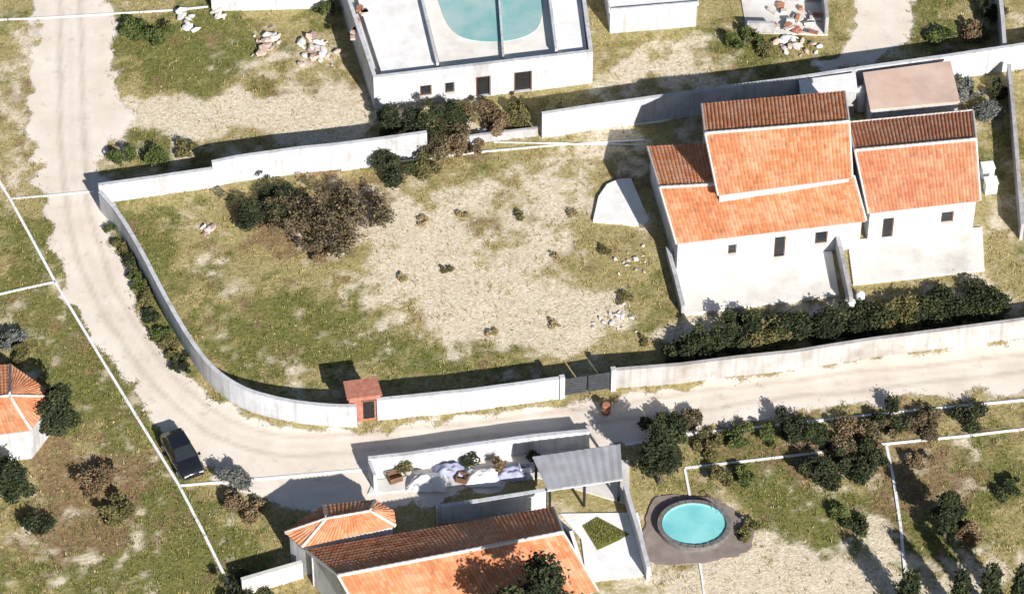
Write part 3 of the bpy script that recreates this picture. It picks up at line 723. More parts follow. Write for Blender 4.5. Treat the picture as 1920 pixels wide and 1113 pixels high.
# ---- white unfinished house at the top
def white_house():
    zt = 3.1; zr = 2.55
    F0, F1 = G(700, 146, zt), G(1112, 97, zt); B0 = G(628, -70, zt); B1 = G(1084, -110, zt)
    t = thing('house', 'white flat roofed house with an open pool court on its roof', 'house', ground_of((F0 + F1) / 2))
    F0, F1, B1, B0 = [ground_of(p) for p in (F0, F1, B1, B0)]
    L = (F1 - F0).length; s = L / 412.0
    op = [((797 - 700 - 11) * s, (797 - 700 + 11) * s, .75, 1.75), ((842 - 700 - 9) * s, (842 - 700 + 9) * s, .75, 1.75),
          ((905 - 700 - 14) * s, (905 - 700 + 14) * s, 0.0, 1.95), ((980 - 700 - 17) * s, (980 - 700 + 17) * s, 0.0, 1.95)]
    mb = MB(); T = .28
    wall_panel(mb, F0, F1, -.2, zt, T, op); ex = (F1 - F0).normalized(); ey = (B0 - F0).normalized()
    eyr = (B1 - F1).normalized()
    wall_panel(mb, B0, F0 + ey * (T + .003), -.2, zt, T); wall_panel(mb, F1 + eyr * (T + .003), B1, -.2, zt, T)
    wall_panel(mb, B1 - eyr * .003, B0 - ey * .003, -.2, zt, T)
    mb.build('wall_body', 'white', t)
    MB().prism([F0, F1, B1, B0], 2.0, 2.02).build('ceiling', 'concrete', t)
    for i, o_ in enumerate(op):
        if i < 2: window_in(t, F0, F1, o_)
        else:   # doorway: jamb frame, near-black leaf paints the shade of the room behind
            d = ex; nin = Vector((-d.y, d.x, 0)); an = math.atan2(d.y, d.x); f_ = MB()
            for u_ in (o_[0] + .05, o_[1] - .05): f_.box(Vector(F0) + d * u_ + nin * .14 + Vector((0, 0, .97)), (.08, .16, 1.93), an)
            f_.box(Vector(F0) + d * (o_[0] + o_[1]) / 2 + nin * .14 + Vector((0, 0, 1.89)), (o_[1] - o_[0] - .2, .16, .08), an)
            f_.build('door_frame', 'wood', t)
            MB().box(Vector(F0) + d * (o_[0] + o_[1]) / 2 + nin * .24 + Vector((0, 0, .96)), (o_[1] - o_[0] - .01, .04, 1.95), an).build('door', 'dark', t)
    # roof decks inside the parapets
    def deck(px, z, mat, nm='roof_deck', z0=None):
        return MB().prism([G(x, y, z) for x, y in px], z - .2 if z0 is None else z0, z).build(nm, mat, t)
    deck([(716, 138), (822, 124), (776, -60), (655, -50)], zr, 'lime')
    deck([(1046, 100), (1100, 92), (1078, -90), (1020, -90)], zr, 'lime')
    deck([(826, 126), (1042, 102), (1018, -80), (780, -60)], 2.2, 'terrace', 'court_floor')
    # inner kerb walls of the court
    for a, b in (((822, 124), (778, -60)), ((1044, 98), (1020, -90))):
        A, B = ground_of(G(*a, 3.0)), ground_of(G(*b, 3.0)); d = B - A; m = (A + B) / 2
        MB().box(Vector((m.x, m.y, 2.6)), (d.length - .7, .2, .82), math.atan2(d.y, d.x)).build('court_wall', 'white', t)
    # pool in the court
    c = smooth_run([G(x, y, 2.25) for x, y in [(806, -60), (826, 20), (850, 66), (905, 80), (980, 74), (1022, 44), (1012, -70)]], 2)
    MB().prism(c, 2.05, 2.24).build('pool_water', 'water2', t)
    a, b = G(932, -60, 2.4), G(944, 112, 2.4); d = b - a; m = (a + b) / 2
    MB().box(Vector((m.x, m.y, 2.42)), (d.length, .16, .3), math.atan2(d.y, d.x)).build('pool_divider', 'white', t)
    # red tiles stacked on the left roof
    for k in range(9):
        p = G(668 + rng.uniform(-8, 18), 15 + k * 7 + rng.uniform(-4, 4), zr)
        MB().box(Vector((p.x, p.y, zr + .09)), (rng.uniform(.35, .7), rng.uniform(.3, .5), .17), rng.uniform(0, 1.5)).build('tile_stack', 'pinkstone' if k % 3 else 'clay', t)
white_house()

# ---- low white building and ruined shed at the top right
t = annex('low white flat roofed building at the top edge', [(1142, 22), (1310, 8), (1300, -50), (1130, -50)], 2.2, 'lime', 'white', 0.25)
t = thing('ruined_shed', 'roofless ruined shed with red tile scraps at the top edge', 'shed', ground_of(G(1460, 60)))
rs = [G(1400, 62), G(1552, 66), G(1545, 0), G(1390, 0)]; rs = [ground_of(p) for p in rs]
for a_, b_, h_ in ((rs[0], rs[0].lerp(rs[1], .34), 1.0), (rs[1] + Vector((0, .01, 0)), rs[2], 1.7), (rs[2].lerp(rs[3], .04), rs[3], 1.4)):
    wall_panel(MB(), a_, b_, 0, h_, .25).build('wall_body', 'white2', t)
MB().prism([p + Vector((0, 0, 0)) for p in rs], -.1, .06).build('floor', 'concrete', t)
for k in range(26):
    p = rs[0].lerp(rs[1], rng.uniform(.3, .95)) + (rs[3] - rs[0]) * rng.uniform(-.1, .8)
    MB().box(Vector((p.x, p.y, rng.uniform(.1, .45))), (rng.uniform(.3, .9), rng.uniform(.25, .5), rng.uniform(.06, .3)), 0,
             Matrix.Translation((p.x, p.y, rng.uniform(.1, .5))) @ Matrix.Rotation(rng.uniform(0, 3), 4, 'Z') @ Matrix.Rotation(rng.uniform(-.5, .5), 4, 'X')).build('debris', ['clay', 'stone', 'stone', 'brick', 'plastic'][k % 5], t)

# ---- front house at the bottom
hF = thing('house', 'front house with long red and orange tiled roof at the bottom edge', 'house', ground_of(G(820, 1150)))
gable_house(hF, ((700, 1196), (1122, 1108)), ((634, 1079), (1056, 998)), ((574, 1032), (1038, 951)), 3.1, 5.15, 'orange', 'orange', wallmat='white')
# rear wing with a hipped roof
ze = 2.9; zr = 3.75
fl, fr, br, bl = G(566, 1026, ze), G(742, 986, ze), G(738, 958, ze), G(534, 998, ze)
bl2, br2 = G(606, 948, ze), G(702, 938, ze)
ra, rb = G(612, 972, zr), G(694, 958, zr)
for e in ((fl, fr, rb, ra, 'orange'), (br2, bl2, ra, rb, 'orange'), (bl, fl, ra, ra, 'orange'), (bl2, bl, ra, ra, 'orange'), (fr, br, rb, rb, 'orange'), (br, br2, rb, rb, 'orange')):
    tile_plane('roof_slope', *e[:4], e[4], hF)
for a, b in ((ra, rb), (fl, ra), (bl, ra), (bl2, ra), (fr, rb), (br2, rb)): ridge_cap(a, b, hF, r=.09)
cc = (fl + fr + br2 + bl2) / 4
MB().prism([cc + (p - cc) * .93 for p in (fl, fr, br, br2, bl2, bl)], -.1, ze - .14).build('wall_body', 'white', hF)

# grey metal roofed carport
cp = thing('carport', 'grey corrugated metal roof shelter right of the courtyard', 'shelter', ground_of(G(1090, 920)))
a, b, c_, d = G(1026, 917, 2.3), G(1167, 896, 2.3), G(1163, 832, 2.75), G(998, 856, 2.75)
def corrugated(a, b, c, d, parent):
    a, b, c, d = [np.array(p) for p in (a, b, c, d)]; L = np.linalg.norm(b - a); n = int(L / .12) ; V = []; F = []
    for i in range(n + 1):
        u = i / n; z = .03 * math.sin(i * math.pi * .5)
        for v in (0, .5, 1.0):
            p = (a + (b - a) * u) * (1 - v) + (d + (c - d) * u) * v; V.append((p[0], p[1], p[2] + z))
    for i in range(n):
        for j in range(2): k = i * 3 + j; F.append((k, k + 3, k + 4, k + 1))
    return MB().add(V, F).build('roof_sheet', 'metal', parent)
corrugated(a, b, c_, d, cp)
for p in (a, b, c_, d, (a + b) / 2):
    q_ = p.lerp((a + b + c_ + d) / 4, .08); MB().box(Vector((q_.x, q_.y, p.z / 2 - .05)), (.16, .16, p.z - .1), .15).build('post', 'dark', cp)
MB().box((a + b) / 2 + Vector((0, 0, -.10)), ((b - a).length, .14, .1), math.atan2((b - a).y, (b - a).x)).build('beam', 'white', cp)
MB().box((c_ + d) / 2 + Vector((0, 0, -.10)), ((c_ - d).length, .14, .1), math.atan2((c_ - d).y, (c_ - d).x)).build('beam', 'metal', cp)
slab('courtyard', 'pale concrete courtyard of the front house', [(690, 925), (1010, 895), (1180, 945), (1180, 862), (1000, 862), (700, 900)], 0.06, 'concrete')
slab('garden_terrace', 'white paved terrace between front house and slanting wall', [(1100, 1090), (1222, 1075), (1196, 960), (1050, 962), (1090, 1010)], 0.05, 'lime')
lawn = slab('lawn', 'small bright green lawn corner beside the front house', [(1092, 985), (1120, 1030), (1160, 1012), (1180, 1000), (1120, 968)], 0.09, surf('lawn_soil', (0.12, 0.13, 0.03), (0.20, 0.20, 0.05), 4, .95, .6, 20))
PATIO = []
for k in range(60):
    a_ = k / 60 * 2 * math.pi; r_ = 1 + .10 * math.sin(3 * a_ + 1) + rng.normal(0, .02); PATIO.append((1300 + 102 * r_ * math.copysign(abs(math.cos(a_)) ** .7, math.cos(a_)), 995 + 64 * r_ * math.copysign(abs(math.sin(a_)) ** .8, math.sin(a_))))
slab('patio', 'grey brown paved patio round the oval pool', PATIO, 0.05, 'patio')

# pool
pc = G(1302, 983, 0.45); pr = 2.12
pool = thing('pool', 'turquoise oval pool with dark rim on the paved patio', 'pool', ground_of(pc))
def ring(name, r0, r1, z0, z1, mat, par, sy=.86, n=48):
    V = []; F = []
    for j in range(n):
        t = 2 * math.pi * j / n; c, s = math.cos(t), math.sin(t) * sy
        V += [(pc.x + r0 * c, pc.y + r0 * s, z0), (pc.x + r0 * c, pc.y + r0 * s, z1), (pc.x + r1 * c, pc.y + r1 * s, z1), (pc.x + r1 * c, pc.y + r1 * s, z0)]
    for j in range(n):
        a = 4 * j; b = 4 * ((j + 1) % n)
        F += [(a, a + 1, b + 1, b), (a + 1, a + 2, b + 2, b + 1), (a + 2, a + 3, b + 3, b + 2), (a + 3, a, b, b + 3)]
    return MB().add(V, F).build(name, mat, par)
RIM = surf('dark_stone_rim', (.13, .12, .12), (.21, .20, .19), 3, .7, .3)
ring('pool_wall', pr + .02, pr + .22, 0.0, .50, RIM, pool)
for k in range(28):   # coping stones laid round the rim
    t0 = 2 * math.pi * (k + .04) / 28; t1 = 2 * math.pi * (k + .96) / 28; q_ = []
    for r_, tt_ in ((pr - .02, t0), (pr - .02, t1), (pr + .30, t1), (pr + .30, t0)): q_.append(Vector((pc.x + r_ * math.cos(tt_), pc.y + r_ * .86 * math.sin(tt_), 0)))
    MB().prism(q_, .502, .56 + .006 * (k % 3)).build('coping_stone', RIM, pool)
POOLTILE = surf('turquoise_pool_liner', (.30, .76, .80), (.40, .84, .86), 2.2, .5, .05)
V = [Vector((pc.x + pr * math.cos(2 * math.pi * j / 48), pc.y + pr * .86 * math.sin(2 * math.pi * j / 48), 0)) for j in range(48)]
MB().prism(V, .0, .07).build('pool_floor', POOLTILE, pool)
ring('pool_liner', pr - .03, pr + .015, .075, .49, POOLTILE, pool)
wv_ = np.array([(p.x * .985 + pc.x * .015, p.y * .985 + pc.y * .015, .42) for p in V]); fast_mesh('water', wv_, np.arange(48), 48, water_mat('pool_water_surface', (0.17, 0.56, 0.60), (0.30, 0.70, 0.72), .35), None, pool)
st = MB()
for s in (-.25, .25):
    p0 = Vector((pc.x + 1.75 + s * .7, pc.y + 1.55 - s * .7, .56)); st.tube([p0, p0 + Vector((0, 0, .45)), p0 + Vector((-.3, -.26, .5)), p0 + Vector((-.42, -.36, -.3))], .03, 6)
st.build('ladder', 'chrome', pool)

# ---- house at the left edge
hL = thing('house', 'white house with orange hipped roof cut by the left edge', 'house', ground_of(G(-20, 830)))
ze = 2.9; zr = 3.9
eFL, eFR, eR, eB, eBL = G(-190, 838, ze), G(58, 806, ze), G(106, 744, ze), G(20, 684, ze), G(-200, 700, ze)
ra, rb = G(-140, 755, zr), G(18, 742, zr)
for e in ((eFL, eFR, rb, ra, 'orange'), (eFR, eR, rb, rb, 'orange'), (eR, eB, rb, rb, 'orange'), (eB, eBL, ra, rb, 'orange'), (eBL, eFL, ra, ra, 'orange')):
    tile_plane('roof_slope', *e[:4], e[4], hL)
for a, b in ((ra, rb), (eFR, rb), (eR, rb), (eB, rb)): ridge_cap(a, b, hL, r=.09)
cc = (eFL + eFR + eR + eB + eBL) / 5; wl_ = [ground_of(cc + (p - cc) * .94) for p in (eFL, eFR, eR, eB, eBL)]
mb = MB(); T = .22
opL = [(9.0 * .55, 9.0 * .55 + 1.1, .9, 2.0)]
wall_panel(mb, wl_[0], wl_[1], -.1, ze - .14, T, opL)
for i in range(1, 5): 
    a, b = wl_[i], wl_[(i + 1) % 5]; d = (b - a).normalized() * .003; wall_panel(mb, a + d, b - d, -.1, ze - .14, T)
mb.build('wall_body', 'white', hL); window_in(hL, wl_[0], wl_[1], opL[0])

# ------------------------------------------------------------------ vegetation
def leaf_cloud(clumps, n, size, flat=0.5):
    """n leaf quads spread through clumps (centre, radius); tint rises to the clump's outside at random"""
    cl = np.array([list(c) + [r] for c, r in clumps]); w = cl[:, 3] ** 2; w = w / w.sum()
    k = rng.choice(len(cl), n, p=w)
    d = rng.normal(size=(n, 3)); d /= np.linalg.norm(d, axis=1)[:, None]
    rad = rng.random(n) ** 0.42 * np.where(rng.random(n) < .16, rng.uniform(1.05, 1.5, n), 1.0)
    c = cl[k, :3] + d * (rad * cl[k, 3])[:, None] * np.array([1, 1, .8])
    a = rng.normal(size=(n, 3)); a[:, 2] *= flat; a /= np.linalg.norm(a, axis=1)[:, None]
    b = np.cross(a, rng.normal(size=(n, 3))); b /= np.linalg.norm(b, axis=1)[:, None]
    s = size * rng.uniform(.55, 1.3, n)[:, None]
    V = np.stack([c - a * s, c + b * s * .55, c + a * s, c - b * s * .55], 1).reshape(-1, 3)
    V[:, 2] = np.maximum(V[:, 2], 0.0)
    tint = np.clip(.25 + .35 * rng.random(n) + .4 * (rng.random(len(cl))[k] - .3) + .1 * d[:, 2], 0, 1)
    return V, np.arange(4 * n), tint

def branches(mb, p, d, length, r, depth, tips, spread=.6):
    pts = [Vector(p)]; rad = [r]; q = Vector(p); dd = Vector(d).normalized()
    for i in range(3):
        dd = (dd + Vector((rng.normal(0, .14), rng.normal(0, .14), rng.normal(0.03, .1)))).normalized(); q = q + dd * length / 3
        pts.append(q.copy()); rad.append(r * (1 - .22 * (i + 1)))
    mb.tube(pts, rad, 5 if depth > 1 else 3, False)
    tips.append((q.copy(), depth))
    if depth > 0:
        for k in range(rng.integers(2, 4) + (1 if depth > 1 else 0)):
            nd = (dd + Vector((rng.normal(0, spread), rng.normal(0, spread), rng.normal(.15, .3)))).normalized()
            branches(mb, pts[rng.integers(1, 4)], nd, length * rng.uniform(.55, .8), r * .5, depth - 1, tips, spread)

def tree(name, label, px, py, height, radius, leaf, n=2600, size=.2, group=None, cat='tree', trunk=.35, flat=.5, lobes=9, base_px=None):
    b = G(px, py) ; t = thing(name, label, cat, (b.x, b.y, 0), group)
    mb = MB(); tips = []
    tr = height * trunk
    mb.tube([b + Vector((0, 0, -.2)), b + Vector((rng.normal(0, .08), rng.normal(0, .08), tr * .5)), b + Vector((rng.normal(0, .12), rng.normal(0, .12), tr))], [radius * .075 + .04, radius * .06 + .03, radius * .05 + .02], 7)
    for k in range(5):
        an = k * 1.257 + rng.uniform(0, .6)
        branches(mb, b + Vector((0, 0, tr * rng.uniform(.6, .98))), (math.cos(an) * .8, math.sin(an) * .8, .9), height * .33, radius * .035 + .012, 1, tips)
    mb.build('trunk', 'bark', t)
    cl = []; hc = (height + tr * .7) / 2; hh = (height - tr * .7) / 2; lobes = lobes + 6
    for k in range(lobes):
        an = rng.uniform(0, 6.283); rr = radius * rng.uniform(.25, .72); zz = hc + hh * rng.uniform(-.62, .62)
        f = math.sqrt(max(.1, 1 - ((zz - hc) / hh) ** 2))
        cl.append(((b.x + math.cos(an) * rr * f, b.y + math.sin(an) * rr * f, zz), radius * rng.uniform(.18, .46)))
    cl.append(((b.x, b.y, hc), radius * .55)); cl.append(((b.x, b.y, height - radius * .3), radius * .33))
    V, F, T_ = leaf_cloud(cl, int(n * 2.5), size * .64, flat)
    fast_mesh('crown', V, F, 4, leaf, {'tint': (T_, 'FACE')}, t)
    return t

def bush(name, label, px, py, radius, height, leaf, n=900, size=.14, group=None, cat='shrub', lobes=6, sx=1.0, sy=1.0, woody=True):
    b = G(px, py); t = thing(name, label, cat, (b.x, b.y, 0), group)
    sx *= rng.uniform(.8, 1.3); sy *= rng.uniform(.8, 1.3); lobes = lobes + 3
    mb = MB(); tips = []
    for k in range(5):
        an = k * 1.257 + rng.uniform(0, .8)
        branches(mb, b + Vector((0, 0, -.05)), (math.cos(an) * .7 * sx, math.sin(an) * .7 * sy, .9), height * .55, .03 + radius * .01, 1 if woody else 0, tips)
    mb.build('stem', 'twig', t)
    cl = []
    for k in range(lobes):
        an = rng.uniform(0, 6.283); rr = radius * rng.uniform(.1, .85); rb_ = radius * rng.uniform(.18, .46)
        cl.append(((b.x + math.cos(an) * rr * sx, b.y + math.sin(an) * rr * sy, max(rb_ * .5, height - rb_ - rng.uniform(0, height * .5))), rb_))
    V, F, T_ = leaf_cloud(cl, int(n * 2.6), size * .62)
    fast_mesh('foliage', V, F, 4, leaf, {'tint': (T_, 'FACE')}, t)
    return t

def bare_shrub(name, label, px, py, height, spread, n_stems=9, leaf='leaf_dry', leaves=500, group=None):
    b = G(px, py); t = thing(name, label, 'shrub', (b.x, b.y, 0), group); mb = MB(); tips = []
    for k in range(n_stems):
        an = rng.uniform(0, 6.283)
        branches(mb, b + Vector((math.cos(an) * .25, math.sin(an) * .25, -.1)), (math.cos(an) * spread, math.sin(an) * spread, 1), height * .45, .045, 2, tips, .55)
    mb.build('branches', 'twig', t)
    cl = [(tuple(p), .35) for p, d in tips if d < 2]
    V, F, T_ = leaf_cloud(cl, leaves, .11); fast_mesh('foliage', V, F, 4, leaf, {'tint': (T_, 'FACE')}, t)
    return t

# plot: dark evergreen and dry brown shrubs by the wall
bush('shrub', 'darkest low shrub at the left end of the plot thicket', 474, 412, 1.7, 2.0, 'leaf_dark', 2600, .14, lobes=9)
bush('shrub', 'dark shrub against the wall at the back of the plot thicket', 530, 378, 1.5, 1.8, 'leaf_dark', 1800, .14, lobes=9, sx=1.3)
bare_shrub('dry_shrub', 'wide leafless brown shrub in the left of the plot thicket', 545, 420, 2.7, 1.2, 12, 'leaf_thicket', 2200)
bare_shrub('dry_shrub', 'largest dry grey brown shrub at the front of the plot thicket', 622, 462, 2.9, 1.25, 13, 'leaf_thicket', 2600)
bare_shrub('dry_shrub', 'leafless brown shrub at the back of the plot thicket', 622, 395, 2.6, 1.2, 11, 'leaf_thicket', 1800)
bare_shrub('dry_shrub', 'rightmost leafless brown shrub of the plot thicket', 688, 420, 2.6, 1.1, 11, 'leaf_thicket', 1700)
bush('shrub', 'low dark shrub at the foot of the wall right of the thicket', 748, 338, 1.6, 1.9, 'leaf_dark', 2200, .15)
bush('shrub', 'olive shrub right of the thicket under the white wall', 800, 325, 1.2, 1.3, 'leaf_olive', 1200, .15)
bush('shrub', 'small brown shrub below the thicket', 600, 480, .9, 1.0, 'leaf_dry', 800, .14)
# dark shrubs behind the upper wall
for x, y, r, h, lf, lab in [(740, 252, 1.5, 2.4, 'leaf_dark', 'leftmost dark shrub below the white house'), (790, 254, 1.9, 2.8, 'leaf_dark', 'tall dark shrub below the white house windows'), (850, 244, 1.7, 2.4, 'leaf_dark', 'dark shrub below the white house doors'),
                         (905, 228, 1.3, 1.7, 'leaf_dry', 'brown shrub right of the dark ones below the white house'), (968, 212, .9, 1.2, 'leaf_olive', 'olive shrub below the right door of the white house'), (870, 288, 1.4, 1.6, 'leaf_dry', 'dry brown shrub where the upper wall is broken'), (820, 292, 1.6, 1.9, 'leaf_thicket', 'dark brown shrub overlapping the gap in the upper wall'), (935, 244, 1.3, 1.3, 'leaf_dry', 'dry brown shrub before the white wall resumes'), (985, 236, 1.2, 1.1, 'leaf_olive', 'olive shrub at the end of the far house wall'), (860, 262, 1.3, 1.5, 'leaf_thicket', 'brown grey shrub on the low broken wall')]:
    bush('shrub', lab, x, y, r, h, lf, int(900 * r), .15)
bush('shrub', 'green shrub at the front left corner of the white house', 722, 222, .8, .9, 'leaf_green', 700, .13)
# hedge along the right road wall
hed = [(1278, 672, 1.0, 1.9), (1312, 660, 1.3, 2.4), (1352, 652, 1.2, 2.3), (1396, 646, 1.5, 2.9), (1440, 640, 1.3, 2.4), (1484, 632, 1.4, 2.7), (1528, 626, 1.5, 2.7), (1574, 618, 1.6, 3.0), (1628, 608, 1.7, 2.6), (1686, 600, 1.7, 2.3), (1744, 592, 1.7, 2.2), (1802, 583, 1.7, 2.1), (1860, 576, 1.6, 2.0)]
ORD = 'first second third fourth fifth sixth seventh eighth ninth tenth eleventh twelfth thirteenth'.split()
for i, (x, y, r, h) in enumerate(hed):
    bush('hedge_shrub', '%s dark hedge shrub from the left behind the long pale road wall' % ORD[i], x, y, r * 1.25, h * .68, 'leaf_olive' if i in (4, 9) else 'leaf_dark', int(1700 * r), .17, group='hedge shrubs behind the road wall', lobes=12)
bush('shrub', 'yellow green shrub in front of the dark hedge', 1440, 655, .9, 1.0, 'leaf_olive', 700, .14)
# trees below the east road
tree('tree', 'dark round tree between the grey metal roof and the pool', 1235, 905, 4.6, 2.0, 'leaf_dark', 4200, .19, trunk=.25)
bush('shrub', 'dark shrub at the road edge above the round tree', 1245, 812, 1.5, 1.7, 'leaf_dark', 1700, .17, sx=1.3)
for x, y, r, h, lf, lab in [(1330, 838, 1.2, 1.3, 'leaf_olive', 'yellow green shrub right of the dark round tree'), (1390, 832, 1.2, 1.3, 'leaf_green', 'bright green shrub below the road'), (1440, 826, 1.1, 1.2, 'leaf_green', 'second bright green shrub below the road'),
                         (1498, 838, 1.4, 2.3, 'leaf_dark', 'tall dark shrub right of the green ones below the road'), (1545, 815, 1.3, 1.4, 'leaf_dark', 'dark shrub under the road edge'), (1600, 812, 1.3, 1.2, 'leaf_dry', 'brown shrub under the road edge at the right'),
                         (1670, 790, 1.3, 1.3, 'leaf_dark', 'dark shrub at the road edge further right'), (1520, 895, 1.2, 1.4, 'leaf_dark', 'dark shrub below the upper of two white lines'), (1610, 888, 1.3, 1.5, 'leaf_dark', 'dark shrub left of the slanting white line'),
                         (1350, 900, .9, 1.0, 'leaf_olive', 'olive shrub above the pool'), (1395, 900, .9, 1.0, 'leaf_green', 'green shrub above right of the pool'), (1722, 868, .8, .9, 'leaf_dry', 'brown shrub right of the slanting white line'),
                         (1570, 960, .9, .8, 'leaf_green', 'low green shrub in the dry garden'), (1605, 990, .8, .7, 'leaf_dark', 'small dark shrub in the dry garden'), (1400, 1000, .9, .9, 'leaf_olive', 'olive shrub right of the pool patio'),
                         (1890, 920, .9, .8, 'leaf_dark', 'small dark shrub near the right edge'), (1560, 890, 1.5, 1.8, 'leaf_dark', 'large dark shrub between two others under the lower white line'), (1640, 868, 1.3, 1.6, 'leaf_dark', 'dark shrub just under the lower white line by its corner'), (1470, 815, 1.3, 1.7, 'leaf_dark', 'dark shrub hanging over the upper white line'), (1575, 845, 1.4, 1.5, 'leaf_thicket', 'brown grey shrub between the two white lines'), (1640, 822, 1.3, 1.3, 'leaf_thicket', 'brown grey shrub right of the other between the lines'), (1730, 800, 1.4, 1.2, 'leaf_thicket', 'grey brown shrub between the lines near the right'), (1810, 790, 1.3, 1.2, 'leaf_dark', 'dark shrub between the lines near the right edge'), (1290, 800, 1.2, 1.2, 'leaf_thicket', 'brownish shrub at the road edge right of the dark one')]:
    bush('shrub', lab, x, y, r, h, lf, int(850 * r), .15)
tree('tree', 'dark narrow tree right of the slanting white line', 1770, 1005, 4.0, 1.25, 'leaf_dark', 2600, .16, trunk=.2)
tree('tree', 'brown leaved tree beside the dark narrow tree', 1815, 1030, 2.6, 1.1, 'leaf_dry', 1600, .15, trunk=.25)
# tree over the front house roof
tree('tree', 'big dark tree rising over the front house roof at the bottom', 1025, 1262, 10.2, 3.3, 'leaf_dark', 9000, .24, trunk=.35, lobes=14)
# cypresses below the bottom right edge
for i, (x, y, h) in enumerate([(1700, 1152, 4.2), (1795, 1158, 4.6), (1850, 1150, 4.8), (1905, 1162, 5.4)]):
    b = G(x, y); t = thing('cypress_tree', ['dark cypress at the bottom edge beside the slanting white line', 'second dark cypress from the left at the bottom right', 'third dark cypress from the left at the bottom right', 'dark cypress in the bottom right corner'][i], 'tree', (b.x, b.y, 0), 'cypresses at the bottom right')
    MB().tube([b + Vector((0, 0, -.2)), b + Vector((0, 0, h * .8))], [.14, .04], 7).build('trunk', 'bark', t)
    cl = [((b.x + rng.normal(0, .06), b.y + rng.normal(0, .06), .5 + k * (h - .8) / 9), (.62 if i else .8) * math.sin(math.pi * (.18 + .8 * (1 - k / 10) * .75))) for k in range(10)]
    V, F, T_ = leaf_cloud(cl, 2200, .14, 1.6); fast_mesh('crown', V, F, 4, 'leaf_dark', {'tint': (T_, 'FACE')}, t)
# left edge dark trees
tree('tree', 'dark tree beside the white house at the left edge', 112, 815, 4.2, 1.7, 'leaf_dark', 3400, .18, trunk=.22)
tree('tree', 'dark tree in front of the white house at the left edge', 28, 935, 3.6, 1.7, 'leaf_dark', 3000, .18, trunk=.22)
bush('shrub', 'low dark shrub under the left edge trees', 62, 985, 1.3, 1.3, 'leaf_dark', 1200, .15)
bush('shrub', 'brown dry shrub right of the left edge trees', 175, 905, 1.6, 1.3, 'leaf_dry', 1500, .15)
bush('shrub', 'olive brown shrub below the dry one at the left', 215, 960, 1.4, 1.1, 'leaf_olive', 1300, .15)
bush('shrub', 'dark shrub just above the orange roof at the left edge', 20, 640, 1.1, 1.2, 'leaf_grey', 1100, .15)
bush('shrub', 'pale grey green shrub on the grass at the left', 45, 665, 1.0, 1.0, 'leaf_olive', 900, .14)
bush('shrub', 'grey shrub beside the parked black car', 440, 905, 1.5, 1.5, 'leaf_grey', 1700, .15)
bush('shrub', 'dark brown shrub below the grey one by the white line', 450, 955, 1.3, 1.2, 'leaf_dry', 1300, .15)
bush('shrub', 'dark shrub at the bottom left of the front house', 450, 1112, 1.6, 1.4, 'leaf_dark', 1700, .15, sx=1.4)
# right corner behind the house
for x, y, r, h, lf, lab in [(1815, 185, 1.1, 1.3, 'leaf_grey', 'grey scrub behind the salmon roofed house'), (1850, 215, 1.2, 1.3, 'leaf_grey', 'lower grey scrub behind the salmon roofed house'), (1870, 175, 1.0, 1.1, 'leaf_dark', 'dark scrub near the top right wall'),
                         (1810, 225, .8, .9, 'leaf_dark', 'dark scrub at the corner of the salmon roof'), (1760, 75, 1.2, 1.1, 'leaf_green', 'green shrub right of the sandy track'), (1830, 70, 1.2, 1.2, 'leaf_dry', 'brown shrub below the grey corner wall'), (1860, 30, 1.0, 1.2, 'leaf_dark', 'dark shrub beside the grey corner wall')]:
    bush('shrub', lab, x, y, r, h, lf, int(850 * r), .15)
# strip of growth outside the curved wall
for i, (x, y) in enumerate([(214, 430), (230, 468), (243, 500), (257, 532), (271, 564), (286, 596), (302, 626), (320, 654), (342, 684)]):
    bush('shrub', '%s low shrub from the top outside the slanting left wall' % ORD[i], x, y, .8, .55, ['leaf_green', 'leaf_olive', 'leaf_dark'][i % 3], 800, .12, group='shrubs outside the left wall', sy=1.3)
for x, y, r, h, lf, lab in [(235, 300, 1.0, 1.1, 'leaf_green', 'green shrub outside the top left plot corner'), (290, 300, 1.1, 1.0, 'leaf_green', 'second green shrub outside the top left plot corner'), (345, 285, .9, .8, 'leaf_olive', 'olive shrub above the lower white wall'),
                         (245, 60, 1.2, 1.0, 'leaf_green', 'green shrub beside the road at the top left'), (300, 75, 1.3, 1.1, 'leaf_green', 'larger green shrub in the top left meadow'), (625, 30, 1.0, 1.1, 'leaf_green', 'yellow green shrub left of the white house'),
                         (1395, 85, 1.3, 1.2, 'leaf_green', 'green shrub below the ruined shed'), (1440, 100, 1.1, .9, 'leaf_olive', 'olive shrub below the ruined shed')]:
    bush('shrub', lab, x, y, r, h, lf, int(850 * r), .14)
# dry scrub scattered in the plot
for k, (x, y, r, lf, lab) in enumerate([(795, 415, .6, 'leaf_dry', 'straw coloured scrub tuft just right of the thicket'), (870, 405, .5, 'leaf_dry', 'straw coloured scrub tuft nearest the upper white line'), (975, 405, .6, 'leaf_olive', 'olive scrub tuft in the upper right of the plot'), (1075, 400, .6, 'leaf_dry', 'straw coloured scrub tuft left of the white pad'),
        (1130, 470, .8, 'leaf_olive', 'olive scrub tuft below the white pad'), (1040, 480, .5, 'leaf_dry', 'straw coloured scrub tuft in the right middle of the plot'), (835, 505, .6, 'leaf_olive', 'olive scrub tuft in the middle of the pale patch'), (755, 520, .5, 'leaf_dry', 'straw coloured scrub tuft left in the pale patch'),
        (1170, 560, .8, 'leaf_olive', 'olive scrub tuft near the terrace corner'), (1040, 610, .6, 'leaf_dry', 'straw coloured scrub tuft low in the pale patch'), (925, 625, .6, 'leaf_dry', 'straw coloured scrub tuft above the straight road wall'), (1210, 640, .7, 'leaf_olive', 'olive scrub tuft left of the hedge end')]):
    bush('scrub_bush', lab, x, y, r * .9, r * .45, 'leaf_straw' if lf == 'leaf_dry' else lf, int(420 * r), .10, group='dry scrub in the plot', lobes=7, woody=False)

